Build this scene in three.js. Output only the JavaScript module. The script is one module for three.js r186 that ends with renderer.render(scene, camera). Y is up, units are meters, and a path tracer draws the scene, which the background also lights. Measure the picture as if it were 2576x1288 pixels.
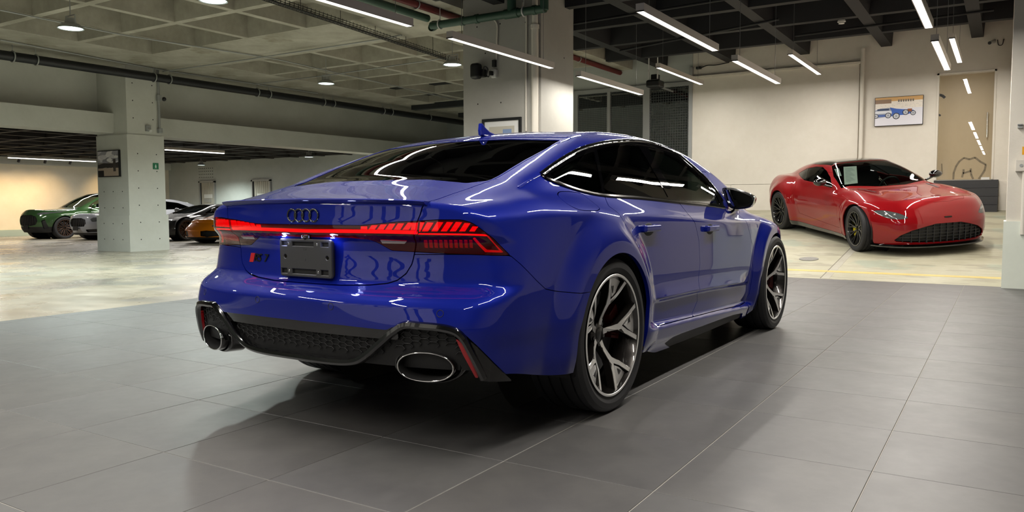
import * as THREE from 'three';
import { RoundedBoxGeometry } from 'three/addons/geometries/RoundedBoxGeometry.js';
import { mergeGeometries, toCreasedNormals } from 'three/addons/utils/BufferGeometryUtils.js';
import { RectAreaLightUniformsLib } from 'three/addons/lights/RectAreaLightUniformsLib.js';
import { FontLoader } from 'three/addons/loaders/FontLoader.js';
import { TextGeometry } from 'three/addons/geometries/TextGeometry.js';

// ---------------------------------------------------------------- camera, exposure
const scene = new THREE.Scene();
scene.background = new THREE.Color(0, 0, 0);
const camera = new THREE.PerspectiveCamera(35.956, 2, 0.05, 200);
camera.rotation.order = 'YXZ';
camera.position.set(2.5151, 0.986, 3.4091);
camera.rotation.set(-0.066, 0.558, -0.003);
scene.add(camera);
const renderer = new THREE.WebGLRenderer({ antialias: true });
renderer.toneMapping = THREE.LinearToneMapping;
renderer.toneMappingExposure = 0.95;
renderer.shadowMap.enabled = true;
RectAreaLightUniformsLib.init();

const fontB = await new FontLoader().loadAsync('fonts/droid/droid_sans_bold.typeface.json');
const fontR = await new FontLoader().loadAsync('fonts/droid/droid_sans_regular.typeface.json');
// ---------------------------------------------------------------- small maths
const clamp = (x, a = 0, b = 1) => Math.max(a, Math.min(b, x));
const lerp = (a, b, t) => a + (b - a) * t;
const sstep = (a, b, x) => { const t = clamp((x - a) / (b - a)); return t * t * (3 - 2 * t); };
const smax = (a, b, k) => { const h = Math.max(k - Math.abs(a - b), 0) / k; return Math.max(a, b) + h * h * k * 0.25; };
const smin = (a, b, k) => -smax(-a, -b, k);
const rng = (seed) => () => { seed |= 0; seed = seed + 0x6D2B79F5 | 0; let t = Math.imul(seed ^ seed >>> 15, 1 | seed); t = t + Math.imul(t ^ t >>> 7, 61 | t) ^ t; return ((t ^ t >>> 14) >>> 0) / 4294967296; };
// monotone cubic through [x, y] pairs, held flat (or straight) beyond the ends
function sp(pts, straight = false) {
  const n = pts.length, X = pts.map(p => p[0]), Y = pts.map(p => p[1]), m = new Array(n), d = [];
  for (let i = 0; i < n - 1; i++) d.push((Y[i + 1] - Y[i]) / (X[i + 1] - X[i]));
  m[0] = d[0]; m[n - 1] = d[n - 2];
  for (let i = 1; i < n - 1; i++) {
    if (d[i - 1] * d[i] <= 0) m[i] = 0;
    else { const h0 = X[i] - X[i - 1], h1 = X[i + 1] - X[i]; const w1 = 2 * h1 + h0, w2 = h1 + 2 * h0; m[i] = (w1 + w2) / (w1 / d[i - 1] + w2 / d[i]); }
  }
  return (x) => {
    if (x <= X[0]) return straight ? Y[0] + m[0] * (x - X[0]) : Y[0];
    if (x >= X[n - 1]) return straight ? Y[n - 1] + m[n - 1] * (x - X[n - 1]) : Y[n - 1];
    let i = 0; while (x > X[i + 1]) i++;
    const h = X[i + 1] - X[i], t = (x - X[i]) / h, t2 = t * t, t3 = t2 * t;
    return Y[i] * (2 * t3 - 3 * t2 + 1) + m[i] * h * (t3 - 2 * t2 + t) + Y[i + 1] * (3 * t2 - 2 * t3) + m[i + 1] * h * (t3 - t2);
  };
}
// closed curve through points; entries [a, b, 1] stay sharp corners
function smoothPoly(pts, n = 6) {
  const N = pts.length, out = [];
  for (let i = 0; i < N; i++) {
    const p1 = pts[i], p2 = pts[(i + 1) % N];
    const p0 = p1[2] ? p1 : pts[(i + N - 1) % N], p3 = p2[2] ? p2 : pts[(i + 2) % N];
    for (let k = 0; k < n; k++) {
      const t = k / n, t2 = t * t, t3 = t2 * t;
      out.push([0, 1].map(c => 0.5 * (2 * p1[c] + (p2[c] - p0[c]) * t + (2 * p0[c] - 5 * p1[c] + 4 * p2[c] - p3[c]) * t2 + (3 * p1[c] - p0[c] - 3 * p2[c] + p3[c]) * t3)));
    }
  }
  return out;
}
// signed distance to a closed polygon, negative inside
function sdPoly(poly) {
  const n = poly.length;
  return (x, y) => {
    let d = 1e9, s = 1;
    for (let i = 0, j = n - 1; i < n; j = i++) {
      const ax = poly[i][0], ay = poly[i][1], ex = poly[j][0] - ax, ey = poly[j][1] - ay, wx = x - ax, wy = y - ay;
      const t = clamp((wx * ex + wy * ey) / (ex * ex + ey * ey + 1e-12)), bx = wx - ex * t, by = wy - ey * t, q = bx * bx + by * by;
      if (q < d) d = q;
      const c1 = y >= ay, c2 = y < poly[j][1], c3 = ex * wy > ey * wx;
      if ((c1 && c2 && c3) || (!c1 && !c2 && !c3)) s = -s;
    }
    return s * Math.sqrt(d);
  };
}
const insetPoly = (poly, d) => { // move every edge inwards by d (small, for simple outlines)
  let A = 0; const n = poly.length; for (let i = 0; i < n; i++) { const p = poly[i], q = poly[(i + 1) % n]; A += p[0] * q[1] - q[0] * p[1]; }
  const s = A > 0 ? 1 : -1;
  return poly.map((p, i) => {
    const a = poly[(i + n - 1) % n], b = poly[(i + 1) % n];
    let e1 = [p[0] - a[0], p[1] - a[1]], e2 = [b[0] - p[0], b[1] - p[1]];
    const l1 = Math.hypot(...e1) || 1, l2 = Math.hypot(...e2) || 1;
    const n1 = [-e1[1] / l1 * s, e1[0] / l1 * s], n2 = [-e2[1] / l2 * s, e2[0] / l2 * s];
    const m = [n1[0] + n2[0], n1[1] + n2[1]], k = Math.max(0.35, (m[0] * m[0] + m[1] * m[1]) / 2);
    return [p[0] + m[0] * d / k, p[1] + m[1] * d / k];
  });
};
// ---------------------------------------------------------------- scene helpers
const used = {};
const numbered = (n) => { used[n] = (used[n] || 0) + 1; return used[n] === 1 ? n : n + '_' + String(used[n] - 1).padStart(3, '0'); };
const V = (x, y, z) => new THREE.Vector3(x, y, z);
const shadows = (o) => { o.castShadow = true; o.receiveShadow = true; return o; };
function mesh(name, geo, mat, parent, label) {
  const m = shadows(new THREE.Mesh(geo, mat)); m.name = name; if (label) m.userData.label = label; parent.add(m); return m;
}
function thing(name, label, category, pos = [0, 0, 0], turn = 0, group) {
  const o = new THREE.Group(); o.name = numbered(name); o.position.set(...pos); o.rotation.y = turn;
  o.userData = { label, category }; if (group) o.userData.group = group; scene.add(o); return o;
}
function tagged(name, geo, mat, label, category, group) {
  const m = shadows(new THREE.Mesh(geo, mat)); m.name = numbered(name); m.userData = { label, category }; if (group) m.userData.group = group; scene.add(m); return m;
}
function struct(name, geo, mat) {
  const m = geo ? shadows(new THREE.Mesh(geo, mat)) : new THREE.Group(); m.name = numbered(name); m.userData = { kind: 'structure' }; scene.add(m); return m;
}
// geometry pieces
const box = (w, h, d, x = 0, y = 0, z = 0) => new THREE.BoxGeometry(w, h, d).translate(x, y, z);
const boxB = (x0, x1, y0, y1, z0, z1) => box(x1 - x0, y1 - y0, z1 - z0, (x0 + x1) / 2, (y0 + y1) / 2, (z0 + z1) / 2);
const rbox = (w, h, d, r, x = 0, y = 0, z = 0, seg = 2) => new RoundedBoxGeometry(w, h, d, seg, r).translate(x, y, z);
const strip = (g) => { const h = g.index ? g.toNonIndexed() : g; for (const k of Object.keys(h.attributes)) if (!['position', 'normal', 'uv'].includes(k)) h.deleteAttribute(k); if (!h.attributes.uv) h.setAttribute('uv', new THREE.BufferAttribute(new Float32Array(h.attributes.position.count * 2), 2)); return h; };
const merge = (list) => mergeGeometries(list.map(strip));
function rod(a, b, r, seg = 8, r2 = r) { // cylinder between two points
  const A = V(...a), B = V(...b), d = B.clone().sub(A), L = d.length();
  const g = new THREE.CylinderGeometry(r2, r, L, seg); g.applyQuaternion(new THREE.Quaternion().setFromUnitVectors(V(0, 1, 0), d.normalize())); return g.translate((a[0] + b[0]) / 2, (a[1] + b[1]) / 2, (a[2] + b[2]) / 2);
}
function tube(pts, r, seg = 8, n, closed = false, tension = 0.5) {
  const c = new THREE.CatmullRomCurve3(pts.map(p => V(...p)), closed, 'catmullrom', tension); return new THREE.TubeGeometry(c, n || pts.length * 6, r, seg, closed);
}
function extr(pts, depth, bevel = 0, holes = [], seg = 1) { // outline in x,y extruded along +z
  const s = new THREE.Shape(pts.map(p => new THREE.Vector2(p[0], p[1])));
  for (const h of holes) s.holes.push(new THREE.Path(h.map(p => new THREE.Vector2(p[0], p[1]))));
  return new THREE.ExtrudeGeometry(s, { depth, bevelEnabled: bevel > 0, bevelThickness: bevel, bevelSize: bevel, bevelOffset: -bevel, bevelSegments: seg, curveSegments: 12 });
}
const circ = (cx, cy, rx, ry = rx, n = 32) => Array.from({ length: n }, (_, i) => [cx + rx * Math.cos(i / n * 2 * Math.PI), cy + ry * Math.sin(i / n * 2 * Math.PI)]);
const rrect = (x0, x1, y0, y1, r, n = 5) => { const o = []; for (const [cx, cy, a] of [[x1 - r, y1 - r, 0], [x0 + r, y1 - r, 1], [x0 + r, y0 + r, 2], [x1 - r, y0 + r, 3]]) for (let i = 0; i <= n; i++) { const t = (a + i / n) * Math.PI / 2; o.push([cx + r * Math.cos(t), cy + r * Math.sin(t)]); } return o; };
// sweep a cross-section (list of [side, up]) along points with given side/up frames
function sweep(path, frames, prof, closedProf = true) {
  const n = path.length, m = prof.length, pos = [], idx = [];
  for (let i = 0; i < n; i++) { const [S, U] = frames[i], p = path[i]; for (const [a, b] of prof) pos.push(p[0] + S[0] * a + U[0] * b, p[1] + S[1] * a + U[1] * b, p[2] + S[2] * a + U[2] * b); }
  const M = closedProf ? m : m - 1;
  for (let i = 0; i < n - 1; i++) for (let j = 0; j < M; j++) { const a = i * m + j, b = i * m + (j + 1) % m, c = a + m, d = b + m; idx.push(a, c, b, b, c, d); }
  if (closedProf) { for (let j = 1; j < m - 1; j++) { idx.push(0, j, j + 1); const o = (n - 1) * m; idx.push(o, o + j + 1, o + j); } }
  const g = new THREE.BufferGeometry(); g.setAttribute('position', new THREE.Float32BufferAttribute(pos, 3)); g.setIndex(idx);
  return toCreasedNormals(g, 0.6);
}
// ---------------------------------------------------------------- computed textures (grain, stains), uv in metres
function fbmGrid(N, seed, octaves, base = 4, gain = 0.5) { // tileable value noise, 0..1
  const r = rng(seed), out = new Float32Array(N * N); let amp = 1, tot = 0, f = base;
  for (let o = 0; o < octaves; o++) {
    const g = Array.from({ length: f * f }, () => r());
    for (let y = 0; y < N; y++) for (let x = 0; x < N; x++) { const fx = x / N * f, fy = y / N * f, ix = Math.floor(fx), iy = Math.floor(fy), tx = fx - ix, ty = fy - iy, sx = tx * tx * (3 - 2 * tx), sy = ty * ty * (3 - 2 * ty); const a = g[iy * f + ix], b = g[iy * f + (ix + 1) % f], c = g[((iy + 1) % f) * f + ix], d = g[((iy + 1) % f) * f + (ix + 1) % f]; out[y * N + x] += amp * lerp(lerp(a, b, sx), lerp(c, d, sx), sy); }
    tot += amp; amp *= gain; f *= 2;
  }
  for (let i = 0; i < out.length; i++) out[i] /= tot; return out;
}
function dataTex(N, fn, srgb = true, M = N) {
  const d = new Uint8Array(N * M * 4); for (let y = 0; y < M; y++) for (let x = 0; x < N; x++) { const c = fn(x, y), q = (y * N + x) * 4; d[q] = c[0]; d[q + 1] = c[1]; d[q + 2] = c[2]; d[q + 3] = 255; }
  const t = new THREE.DataTexture(d, N, M); t.wrapS = t.wrapT = THREE.RepeatWrapping; t.magFilter = THREE.LinearFilter; t.minFilter = THREE.LinearMipmapLinearFilter; t.generateMipmaps = true; if (srgb) t.colorSpace = THREE.SRGBColorSpace; t.needsUpdate = true; return t;
}
const scaled = (t, s, sy = s) => { const c = t.clone(); c.repeat.set(1 / s, 1 / sy); c.needsUpdate = true; return c; };
function metricUV(g) { // uv = metres along the face
  const h = g.index ? g.toNonIndexed() : g; const p = h.attributes.position, uv = new Float32Array(p.count * 2); h.computeVertexNormals(); const n = h.attributes.normal;
  for (let i = 0; i < p.count; i++) { const ax = Math.abs(n.getX(i)), ay = Math.abs(n.getY(i)), az = Math.abs(n.getZ(i)); let a, b; if (ay >= ax && ay >= az) { a = p.getX(i); b = p.getZ(i); } else if (ax >= az) { a = p.getZ(i); b = p.getY(i); } else { a = p.getX(i); b = p.getY(i); } uv[2 * i] = a; uv[2 * i + 1] = b; }
  h.setAttribute('uv', new THREE.BufferAttribute(uv, 2)); return h;
}
const mixc = (a, b, t) => [0, 1, 2].map(i => clamp(lerp(a[i], b[i], t), 0, 255));
const NA = fbmGrid(512, 11, 6, 4), NB = fbmGrid(512, 23, 5, 8), NC = fbmGrid(512, 37, 4, 32, 0.6), ND = fbmGrid(512, 51, 5, 3);
const noiseMap = (c0, c1, wA = 1, wC = 0.3) => dataTex(512, (x, y) => { const i = y * 512 + x; return mixc(c0, c1, clamp((NA[i] - 0.5) * 2.2 * wA + (NC[i] - 0.5) * wC + 0.5)); });
const bumpTex = dataTex(512, (x, y) => { const v = (NC[y * 512 + x] * 0.6 + NB[y * 512 + x] * 0.4) * 255; return [v, v, v]; }, false);
// ---------------------------------------------------------------- car bodies
// A body is the zero surface of F(u, v, y): u forward, v to the right, y up, metres from the ground under the rear axle.
const CAM = { f: 1984.617, C: [-3.371, 2.566, 0.986], yaw: -0.573, pit: -0.066, rol: -0.003 };
const pixelRay = (() => { // pixel of the 2576 x 1288 frame -> direction in (u, v, y)
  const { f, yaw, pit, rol } = CAM, cy = Math.cos(yaw), sy = Math.sin(yaw), cp = Math.cos(pit), spn = Math.sin(pit);
  const F = [cy * cp, sy * cp, spn], R = [-sy, cy, 0], U = [-cy * spn, -sy * spn, cp], cr = Math.cos(rol), sr = Math.sin(rol);
  const R2 = R.map((r, i) => cr * r + sr * U[i]), U2 = R.map((r, i) => -sr * r + cr * U[i]);
  return (x, y) => { const a = (x - 1288) / f, b = (y - 644) / f; const d = F.map((q, i) => q + R2[i] * a - U2[i] * b); const l = Math.hypot(...d); return d.map(q => q / l); };
})();
const planeHit = (x, y, axis, k) => { const d = pixelRay(x, y), t = (k - CAM.C[axis]) / d[axis]; return CAM.C.map((c, i) => c + d[i] * t); };
// the same in the room's axes (the car stands 0.015 rad askew): returns [u, v, y], u away from the camera, v to the right
const toRoom = (p) => { const c = Math.cos(0.015), n = -Math.sin(0.015); return [p[0] * c + p[1] * n, -p[0] * n + p[1] * c, p[2]]; };
const roomHit = (x, y, axis, k) => { const d = toRoom(pixelRay(x, y)), C = toRoom(CAM.C), t = (k - C[axis]) / d[axis]; return C.map((c, i) => c + d[i] * t); };
function surfHit(F, x, y, t0 = 1.5, t1 = 9, toLocal) { // first point of a body met by the sight line through a pixel
  let d = pixelRay(x, y), o = CAM.C; if (toLocal) { const q = toLocal(o, d); o = q[0]; d = q[1]; }
  const at = (t) => F(o[0] + d[0] * t, o[1] + d[1] * t, o[2] + d[2] * t);
  let t = t0, prev = t0; while (t < t1 && at(t) > 0) { prev = t; t += 0.02; }
  if (t >= t1) { let best = 1e9, bt = t0; for (let s = t0; s < t1; s += 0.01) { const q = at(s); if (q < best) { best = q; bt = s; } } t = bt; }
  else { let a = prev, b = t; for (let i = 0; i < 24; i++) { const m = (a + b) / 2; if (at(m) > 0) a = m; else b = m; } t = b; }
  return [o[0] + d[0] * t, o[1] + d[1] * t, o[2] + d[2] * t];
}
function castBody(F, o) {
  const cols = [];
  for (let i = 0; i < o.nR; i++) { const a = -Math.PI / 2 * (1 - i / o.nR); cols.push([o.uA, a]); }
  for (let i = 0; i <= o.nM; i++) cols.push([lerp(o.uA, o.uB, i / o.nM), 0]);
  for (let i = 1; i <= o.nF; i++) cols.push([o.uB, Math.PI / 2 * i / o.nF]);
  const nT = o.nT, rows = nT + 1, pos = new Float32Array(cols.length * rows * 3), nor = new Float32Array(cols.length * rows * 3), idx = [];
  const e = o.eps || 0.004;
  for (let i = 0; i < cols.length; i++) {
    const [ou, ph] = cols[i], su = Math.sin(ph), cv = Math.cos(ph);
    for (let j = 0; j < rows; j++) {
      const th = lerp(o.th0, Math.PI / 2, j / nT), ct = Math.cos(th), st = Math.sin(th), du = su * ct, dv = cv * ct;
      let a = 0.1, b = o.far || 2.2; for (let k = 0; k < 22; k++) { const m = (a + b) / 2; if (F(ou + du * m, dv * m, o.oy + st * m) > 0) b = m; else a = m; }
      const u = ou + du * b, v = Math.max(0, dv * b), y = o.oy + st * b;
      let gu = F(u + e, v, y) - F(u - e, v, y), gv = v < 2 * e ? 0 : F(u, v + e, y) - F(u, v - e, y), gy = F(u, v, y + e) - F(u, v, y - e);
      const l = Math.hypot(gu, gv, gy) || 1, q = (i * rows + j) * 3;
      pos[q] = v; pos[q + 1] = y; pos[q + 2] = -u; nor[q] = gv / l; nor[q + 1] = gy / l; nor[q + 2] = -gu / l;
    }
  }
  for (let i = 0; i < cols.length - 1; i++) for (let j = 0; j < nT; j++) { const a = i * rows + j, b = a + 1, c = a + rows, d = c + 1; idx.push(a, c, b, b, c, d); }
  return { pos, nor, idx: Uint32Array.from(idx) };
}
// keep the part of a mesh where field(u, v, y) < 0 (or > 0); edges are cut where the field is zero
function clipField(m, field, sign = -1) {
  const n = m.pos.length / 3, val = new Float32Array(n);
  for (let i = 0; i < n; i++) val[i] = -sign * field(-m.pos[3 * i + 2], m.pos[3 * i], m.pos[3 * i + 1]); // keep val < 0
  const map = new Int32Array(n).fill(-1), pos = [], nor = [], idx = [], cut = new Map();
  const keep = (i) => { if (map[i] < 0) { map[i] = pos.length / 3; for (let k = 0; k < 3; k++) { pos.push(m.pos[3 * i + k]); nor.push(m.nor[3 * i + k]); } } return map[i]; };
  const mid = (i, j) => {
    if (i > j) [i, j] = [j, i]; const key = i * n + j; let r = cut.get(key);
    if (r === undefined) { const t = val[i] / (val[i] - val[j]); r = pos.length / 3; let nx = [0, 0, 0]; for (let k = 0; k < 3; k++) { pos.push(lerp(m.pos[3 * i + k], m.pos[3 * j + k], t)); nx[k] = lerp(m.nor[3 * i + k], m.nor[3 * j + k], t); } const l = Math.hypot(...nx) || 1; nor.push(nx[0] / l, nx[1] / l, nx[2] / l); cut.set(key, r); }
    return r;
  };
  for (let t = 0; t < m.idx.length; t += 3) {
    const a = m.idx[t], b = m.idx[t + 1], c = m.idx[t + 2], k = (val[a] < 0) + (val[b] < 0) + (val[c] < 0);
    if (k === 3) idx.push(keep(a), keep(b), keep(c));
    else if (k === 1) { const [p, q, r] = val[a] < 0 ? [a, b, c] : val[b] < 0 ? [b, c, a] : [c, a, b]; idx.push(keep(p), mid(p, q), mid(p, r)); }
    else if (k === 2) { const [p, q, r] = val[a] >= 0 ? [a, b, c] : val[b] >= 0 ? [b, c, a] : [c, a, b]; const x = mid(p, q), y = mid(p, r), Q = keep(q), R = keep(r); idx.push(x, Q, R, x, R, y); }
  }
  return { pos: Float32Array.from(pos), nor: Float32Array.from(nor), idx: Uint32Array.from(idx) };
}
const cutOut = (m, field, gap = 0.002) => [clipField(m, (u, v, y) => field(u, v, y) + gap, -1), clipField(m, (u, v, y) => field(u, v, y) - gap, 1)];
function offsetMesh(m, d) { const pos = m.pos.slice(); for (let i = 0; i < pos.length; i++) pos[i] += m.nor[i] * d; return { pos, nor: m.nor, idx: m.idx }; }
function moveMesh(m, f) { const pos = m.pos.slice(); for (let i = 0; i < pos.length; i += 3) { const q = f(-pos[i + 2], pos[i], pos[i + 1]); pos[i] = q[1]; pos[i + 1] = q[2]; pos[i + 2] = -q[0]; } return { pos, nor: m.nor, idx: m.idx }; }
function mirror(m) { const pos = m.pos.slice(), nor = m.nor.slice(), idx = m.idx.slice(); for (let i = 0; i < pos.length; i += 3) { pos[i] = -pos[i]; nor[i] = -nor[i]; } for (let i = 0; i < idx.length; i += 3) { const t = idx[i + 1]; idx[i + 1] = idx[i + 2]; idx[i + 2] = t; } return { pos, nor, idx }; }
// turn the rim of a panel inwards so that it has an edge
function hem(m, depth = 0.012) {
  const n = m.pos.length / 3, cnt = new Map(), pos = Array.from(m.pos), nor = Array.from(m.nor), idx = Array.from(m.idx);
  for (let t = 0; t < m.idx.length; t += 3) for (let k = 0; k < 3; k++) { const a = m.idx[t + k], b = m.idx[t + (k + 1) % 3], key = a < b ? a * n + b : b * n + a; const q = cnt.get(key); if (q) q[2]++; else cnt.set(key, [a, b, 1]); }
  for (const [a, b, c] of cnt.values()) {
    if (c !== 1 || (Math.abs(m.pos[3 * a]) < 2e-3 && Math.abs(m.pos[3 * b]) < 2e-3)) continue;
    const A = V(m.pos[3 * a], m.pos[3 * a + 1], m.pos[3 * a + 2]), B = V(m.pos[3 * b], m.pos[3 * b + 1], m.pos[3 * b + 2]), NA = V(m.nor[3 * a], m.nor[3 * a + 1], m.nor[3 * a + 2]), NB = V(m.nor[3 * b], m.nor[3 * b + 1], m.nor[3 * b + 2]);
    const s = B.clone().sub(A).cross(NA).normalize(), base = pos.length / 3;
    const A2 = A.clone().addScaledVector(NA, -depth), B2 = B.clone().addScaledVector(NB, -depth);
    for (const p of [A, B, B2, A2]) { pos.push(p.x, p.y, p.z); nor.push(s.x, s.y, s.z); }
    idx.push(base, base + 3, base + 1, base + 1, base + 3, base + 2);
  }
  return { pos: Float32Array.from(pos), nor: Float32Array.from(nor), idx: Uint32Array.from(idx) };
}
function geom(...ms) {
  let nv = 0, ni = 0; for (const m of ms) { nv += m.pos.length; ni += m.idx.length; }
  const pos = new Float32Array(nv), nor = new Float32Array(nv), idx = new Uint32Array(ni); let a = 0, b = 0;
  for (const m of ms) { pos.set(m.pos, a); nor.set(m.nor, a); for (let i = 0; i < m.idx.length; i++) idx[b + i] = m.idx[i] + a / 3; a += m.pos.length; b += m.idx.length; }
  const g = new THREE.BufferGeometry(); g.setAttribute('position', new THREE.BufferAttribute(pos, 3)); g.setAttribute('normal', new THREE.BufferAttribute(nor, 3)); g.setIndex(new THREE.BufferAttribute(idx, 1));
  return g;
}
const both = (m) => geom(m, mirror(m));
// a bead of given half-width laid along a line of body points (u, v, y), raised along the body's normal
function gradOf(F, p, e = 0.004) { const g = [F(p[0] + e, p[1], p[2]) - F(p[0] - e, p[1], p[2]), F(p[0], p[1] + e, p[2]) - F(p[0], p[1] - e, p[2]), F(p[0], p[1], p[2] + e) - F(p[0], p[1], p[2] - e)], l = Math.hypot(...g) || 1; return g.map(q => q / l); }
const W3 = (p) => [p[1], p[2], -p[0]]; // body point -> three.js
function bead(F, pts, half, rise, sink = 0.004, closed = false) {
  const c = new THREE.CatmullRomCurve3(pts.map(p => V(...p)), closed, 'centripetal'), n = Math.max(8, Math.round(c.getLength() / 0.012));
  const P = [], FR = [];
  for (let i = 0; i <= n; i++) {
    const q = c.getPoint(i / n), t = c.getTangent(i / n), g = V(...gradOf(F, [q.x, q.y, q.z]));
    const s = V(t.x, t.y, t.z).cross(g).normalize(); P.push(W3([q.x, q.y, q.z])); FR.push([W3([s.x, s.y, s.z]), W3([g.x, g.y, g.z])]);
  }
  return sweep(P, FR, [[-half, -sink], [-half, rise * 0.6], [-half * 0.55, rise], [half * 0.55, rise], [half, rise * 0.6], [half, -sink]]);
}
// ---------------------------------------------------------------- the building; x = v (right), z = -u (away)
const RAMP = 0.12, RAMP0 = 7.42, WALLU = 14.4, rampY = (u) => RAMP * Math.max(0, u - RAMP0);
const SL = 0.0099, leftY = (v) => SL * (v + 4.72); // the old slab falls gently to the left
const B = (u0, u1, v0, v1, y0, y1) => metricUV(boxB(v0, v1, y0, y1, -u1, -u0));
const M = {}, chromeMat0 = new THREE.MeshStandardMaterial({ color: 0xd8d4cc, metalness: 1, roughness: 0.15 });
{
  const wallTex = noiseMap([206, 200, 188], [214, 209, 198], 0.8, 0.5);
  M.wall = new THREE.MeshStandardMaterial({ map: scaled(wallTex, 2.4), roughness: 0.75, bumpMap: scaled(bumpTex, 0.5), bumpScale: 0.0012 });
  M.greyWall = new THREE.MeshStandardMaterial({ map: scaled(noiseMap([168, 172, 168], [180, 184, 180], 0.8, 0.4), 2.6), roughness: 0.8 });
  M.columnW = new THREE.MeshStandardMaterial({ map: scaled(noiseMap([196, 196, 188], [206, 206, 199], 0.8, 0.4), 1.7), roughness: 0.6, bumpMap: scaled(bumpTex, 0.4), bumpScale: 0.001 });
  const conc = dataTex(512, (x, y) => { const i = y * 512 + x; let c = mixc([146, 142, 129], [172, 168, 156], clamp((NA[i] - 0.5) * 2.4 + (NC[i] - 0.5) * 0.5 + 0.5)); return mixc(c, [112, 104, 84], sstep(0.60, 0.72, ND[i]) * 0.5); });
  M.concrete = new THREE.MeshStandardMaterial({ map: scaled(conc, 2.2), roughness: 0.85, bumpMap: scaled(bumpTex, 0.4), bumpScale: 0.003 });
  M.blackCeil = new THREE.MeshStandardMaterial({ color: 0x1b1b1e, roughness: 0.75 });
  M.lowCeil = new THREE.MeshStandardMaterial({ color: 0x24211f, roughness: 0.75 });
  const tileTex = dataTex(512, (x, y) => { const i = y * 512 + x; return mixc([66, 65, 65], [75, 74, 73], clamp((NB[i] - 0.5) * 1.6 + (NC[i] - 0.5) * 0.8 + 0.5)); });
  const tileRough = dataTex(512, (x, y) => { const i = y * 512 + x; const v = 124 + (NB[i] - 0.5) * 22 + (NC[i] - 0.5) * 14; return [v, v, v]; }, false);
  M.tiles = [0, 1, 2].map(k => { const t = scaled(tileTex, 1.1); t.offset.set(k * 0.31, k * 0.57); const r = scaled(tileRough, 1.7); r.offset.set(k * 0.21, k * 0.37); return new THREE.MeshPhysicalMaterial({ map: t, roughnessMap: r, roughness: 1, ior: 1.85, color: [0xffffff, 0xf3f2f1, 0xfcfaf7][k] }); });
  M.grout = new THREE.MeshStandardMaterial({ color: 0xa9a59c, roughness: 0.9 });
  const pol = dataTex(1024, (x, y) => { const i = ((y >> 1) % 512) * 512 + ((x >> 1) % 512), j = ((y * 3) % 512) * 512 + ((x * 1) % 512); let c = mixc([146, 138, 122], [176, 167, 150], clamp((NA[i] - 0.5) * 2.0 + (NB[j] - 0.5) * 1.6 + 0.55)); c = mixc(c, [112, 112, 114], sstep(0.56, 0.66, NB[i]) * 0.40); return mixc(c, [152, 158, 148], sstep(0.52, 0.62, ND[i]) * 0.3); });
  const polR = dataTex(512, (x, y) => { const i = y * 512 + x; const v = 62 + (NA[i] - 0.4) * 120 + (NB[i] - 0.5) * 60; return [v, v, v]; }, false);
  M.polished = new THREE.MeshStandardMaterial({ map: scaled(pol, 7.5), roughnessMap: scaled(polR, 3.1), roughness: 1, bumpMap: scaled(bumpTex, 1.3), bumpScale: 0.0008 });
  const rampTex = dataTex(1024, (x, y) => { const i = ((y * 2) % 512) * 512 + ((x >> 1) % 512), k = (y % 512) * 512 + (x % 512); const groove = (NC[((y * 5) % 512) * 512 + ((x >> 3) % 512)] - 0.5); let c = mixc([150, 146, 124], [170, 166, 146], clamp((NA[k] - 0.5) * 2 + groove * 1.0 + 0.5)); c = mixc(c, [134, 146, 132], sstep(0.50, 0.64, ND[k]) * 0.55); return mixc(c, [114, 109, 95], sstep(0.60, 0.70, NB[i]) * 0.35); });
  const rampB = dataTex(512, (x, y) => { const v = NC[((y * 5) % 512) * 512 + ((x >> 2) % 512)] * 255; return [v, v, v]; }, false);
  M.ramp = new THREE.MeshStandardMaterial({ map: scaled(rampTex, 3.2), roughness: 0.62, bumpMap: scaled(rampB, 0.9), bumpScale: 0.004 });
  M.yellow = new THREE.MeshStandardMaterial({ map: scaled(noiseMap([178, 158, 88], [190, 172, 108], 1.2, 1), 0.8), roughness: 0.6 });
  M.pale = new THREE.MeshStandardMaterial({ map: scaled(noiseMap([152, 148, 134], [164, 160, 147], 1, 1), 1), roughness: 0.7 });
  M.metalGrey = new THREE.MeshStandardMaterial({ color: 0x9fa1a0, roughness: 0.5, metalness: 0.3 });
  M.whitePlastic = new THREE.MeshStandardMaterial({ color: 0xc9c9c6, roughness: 0.5 });
  M.blackPlastic = new THREE.MeshStandardMaterial({ color: 0x101012, roughness: 0.45 });
  M.pipeBlack = new THREE.MeshStandardMaterial({ color: 0x15161b, roughness: 0.4 });
  M.pipeGreen = new THREE.MeshStandardMaterial({ color: 0x2e4a3c, roughness: 0.5 });
  M.pipeRed = new THREE.MeshStandardMaterial({ color: 0x5e1a1c, roughness: 0.5 });
  M.cable = new THREE.MeshStandardMaterial({ color: 0x1c1c1c, roughness: 0.6 });
  M.hole = new THREE.MeshStandardMaterial({ color: 0x1a1917, roughness: 0.9 });
}
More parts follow.
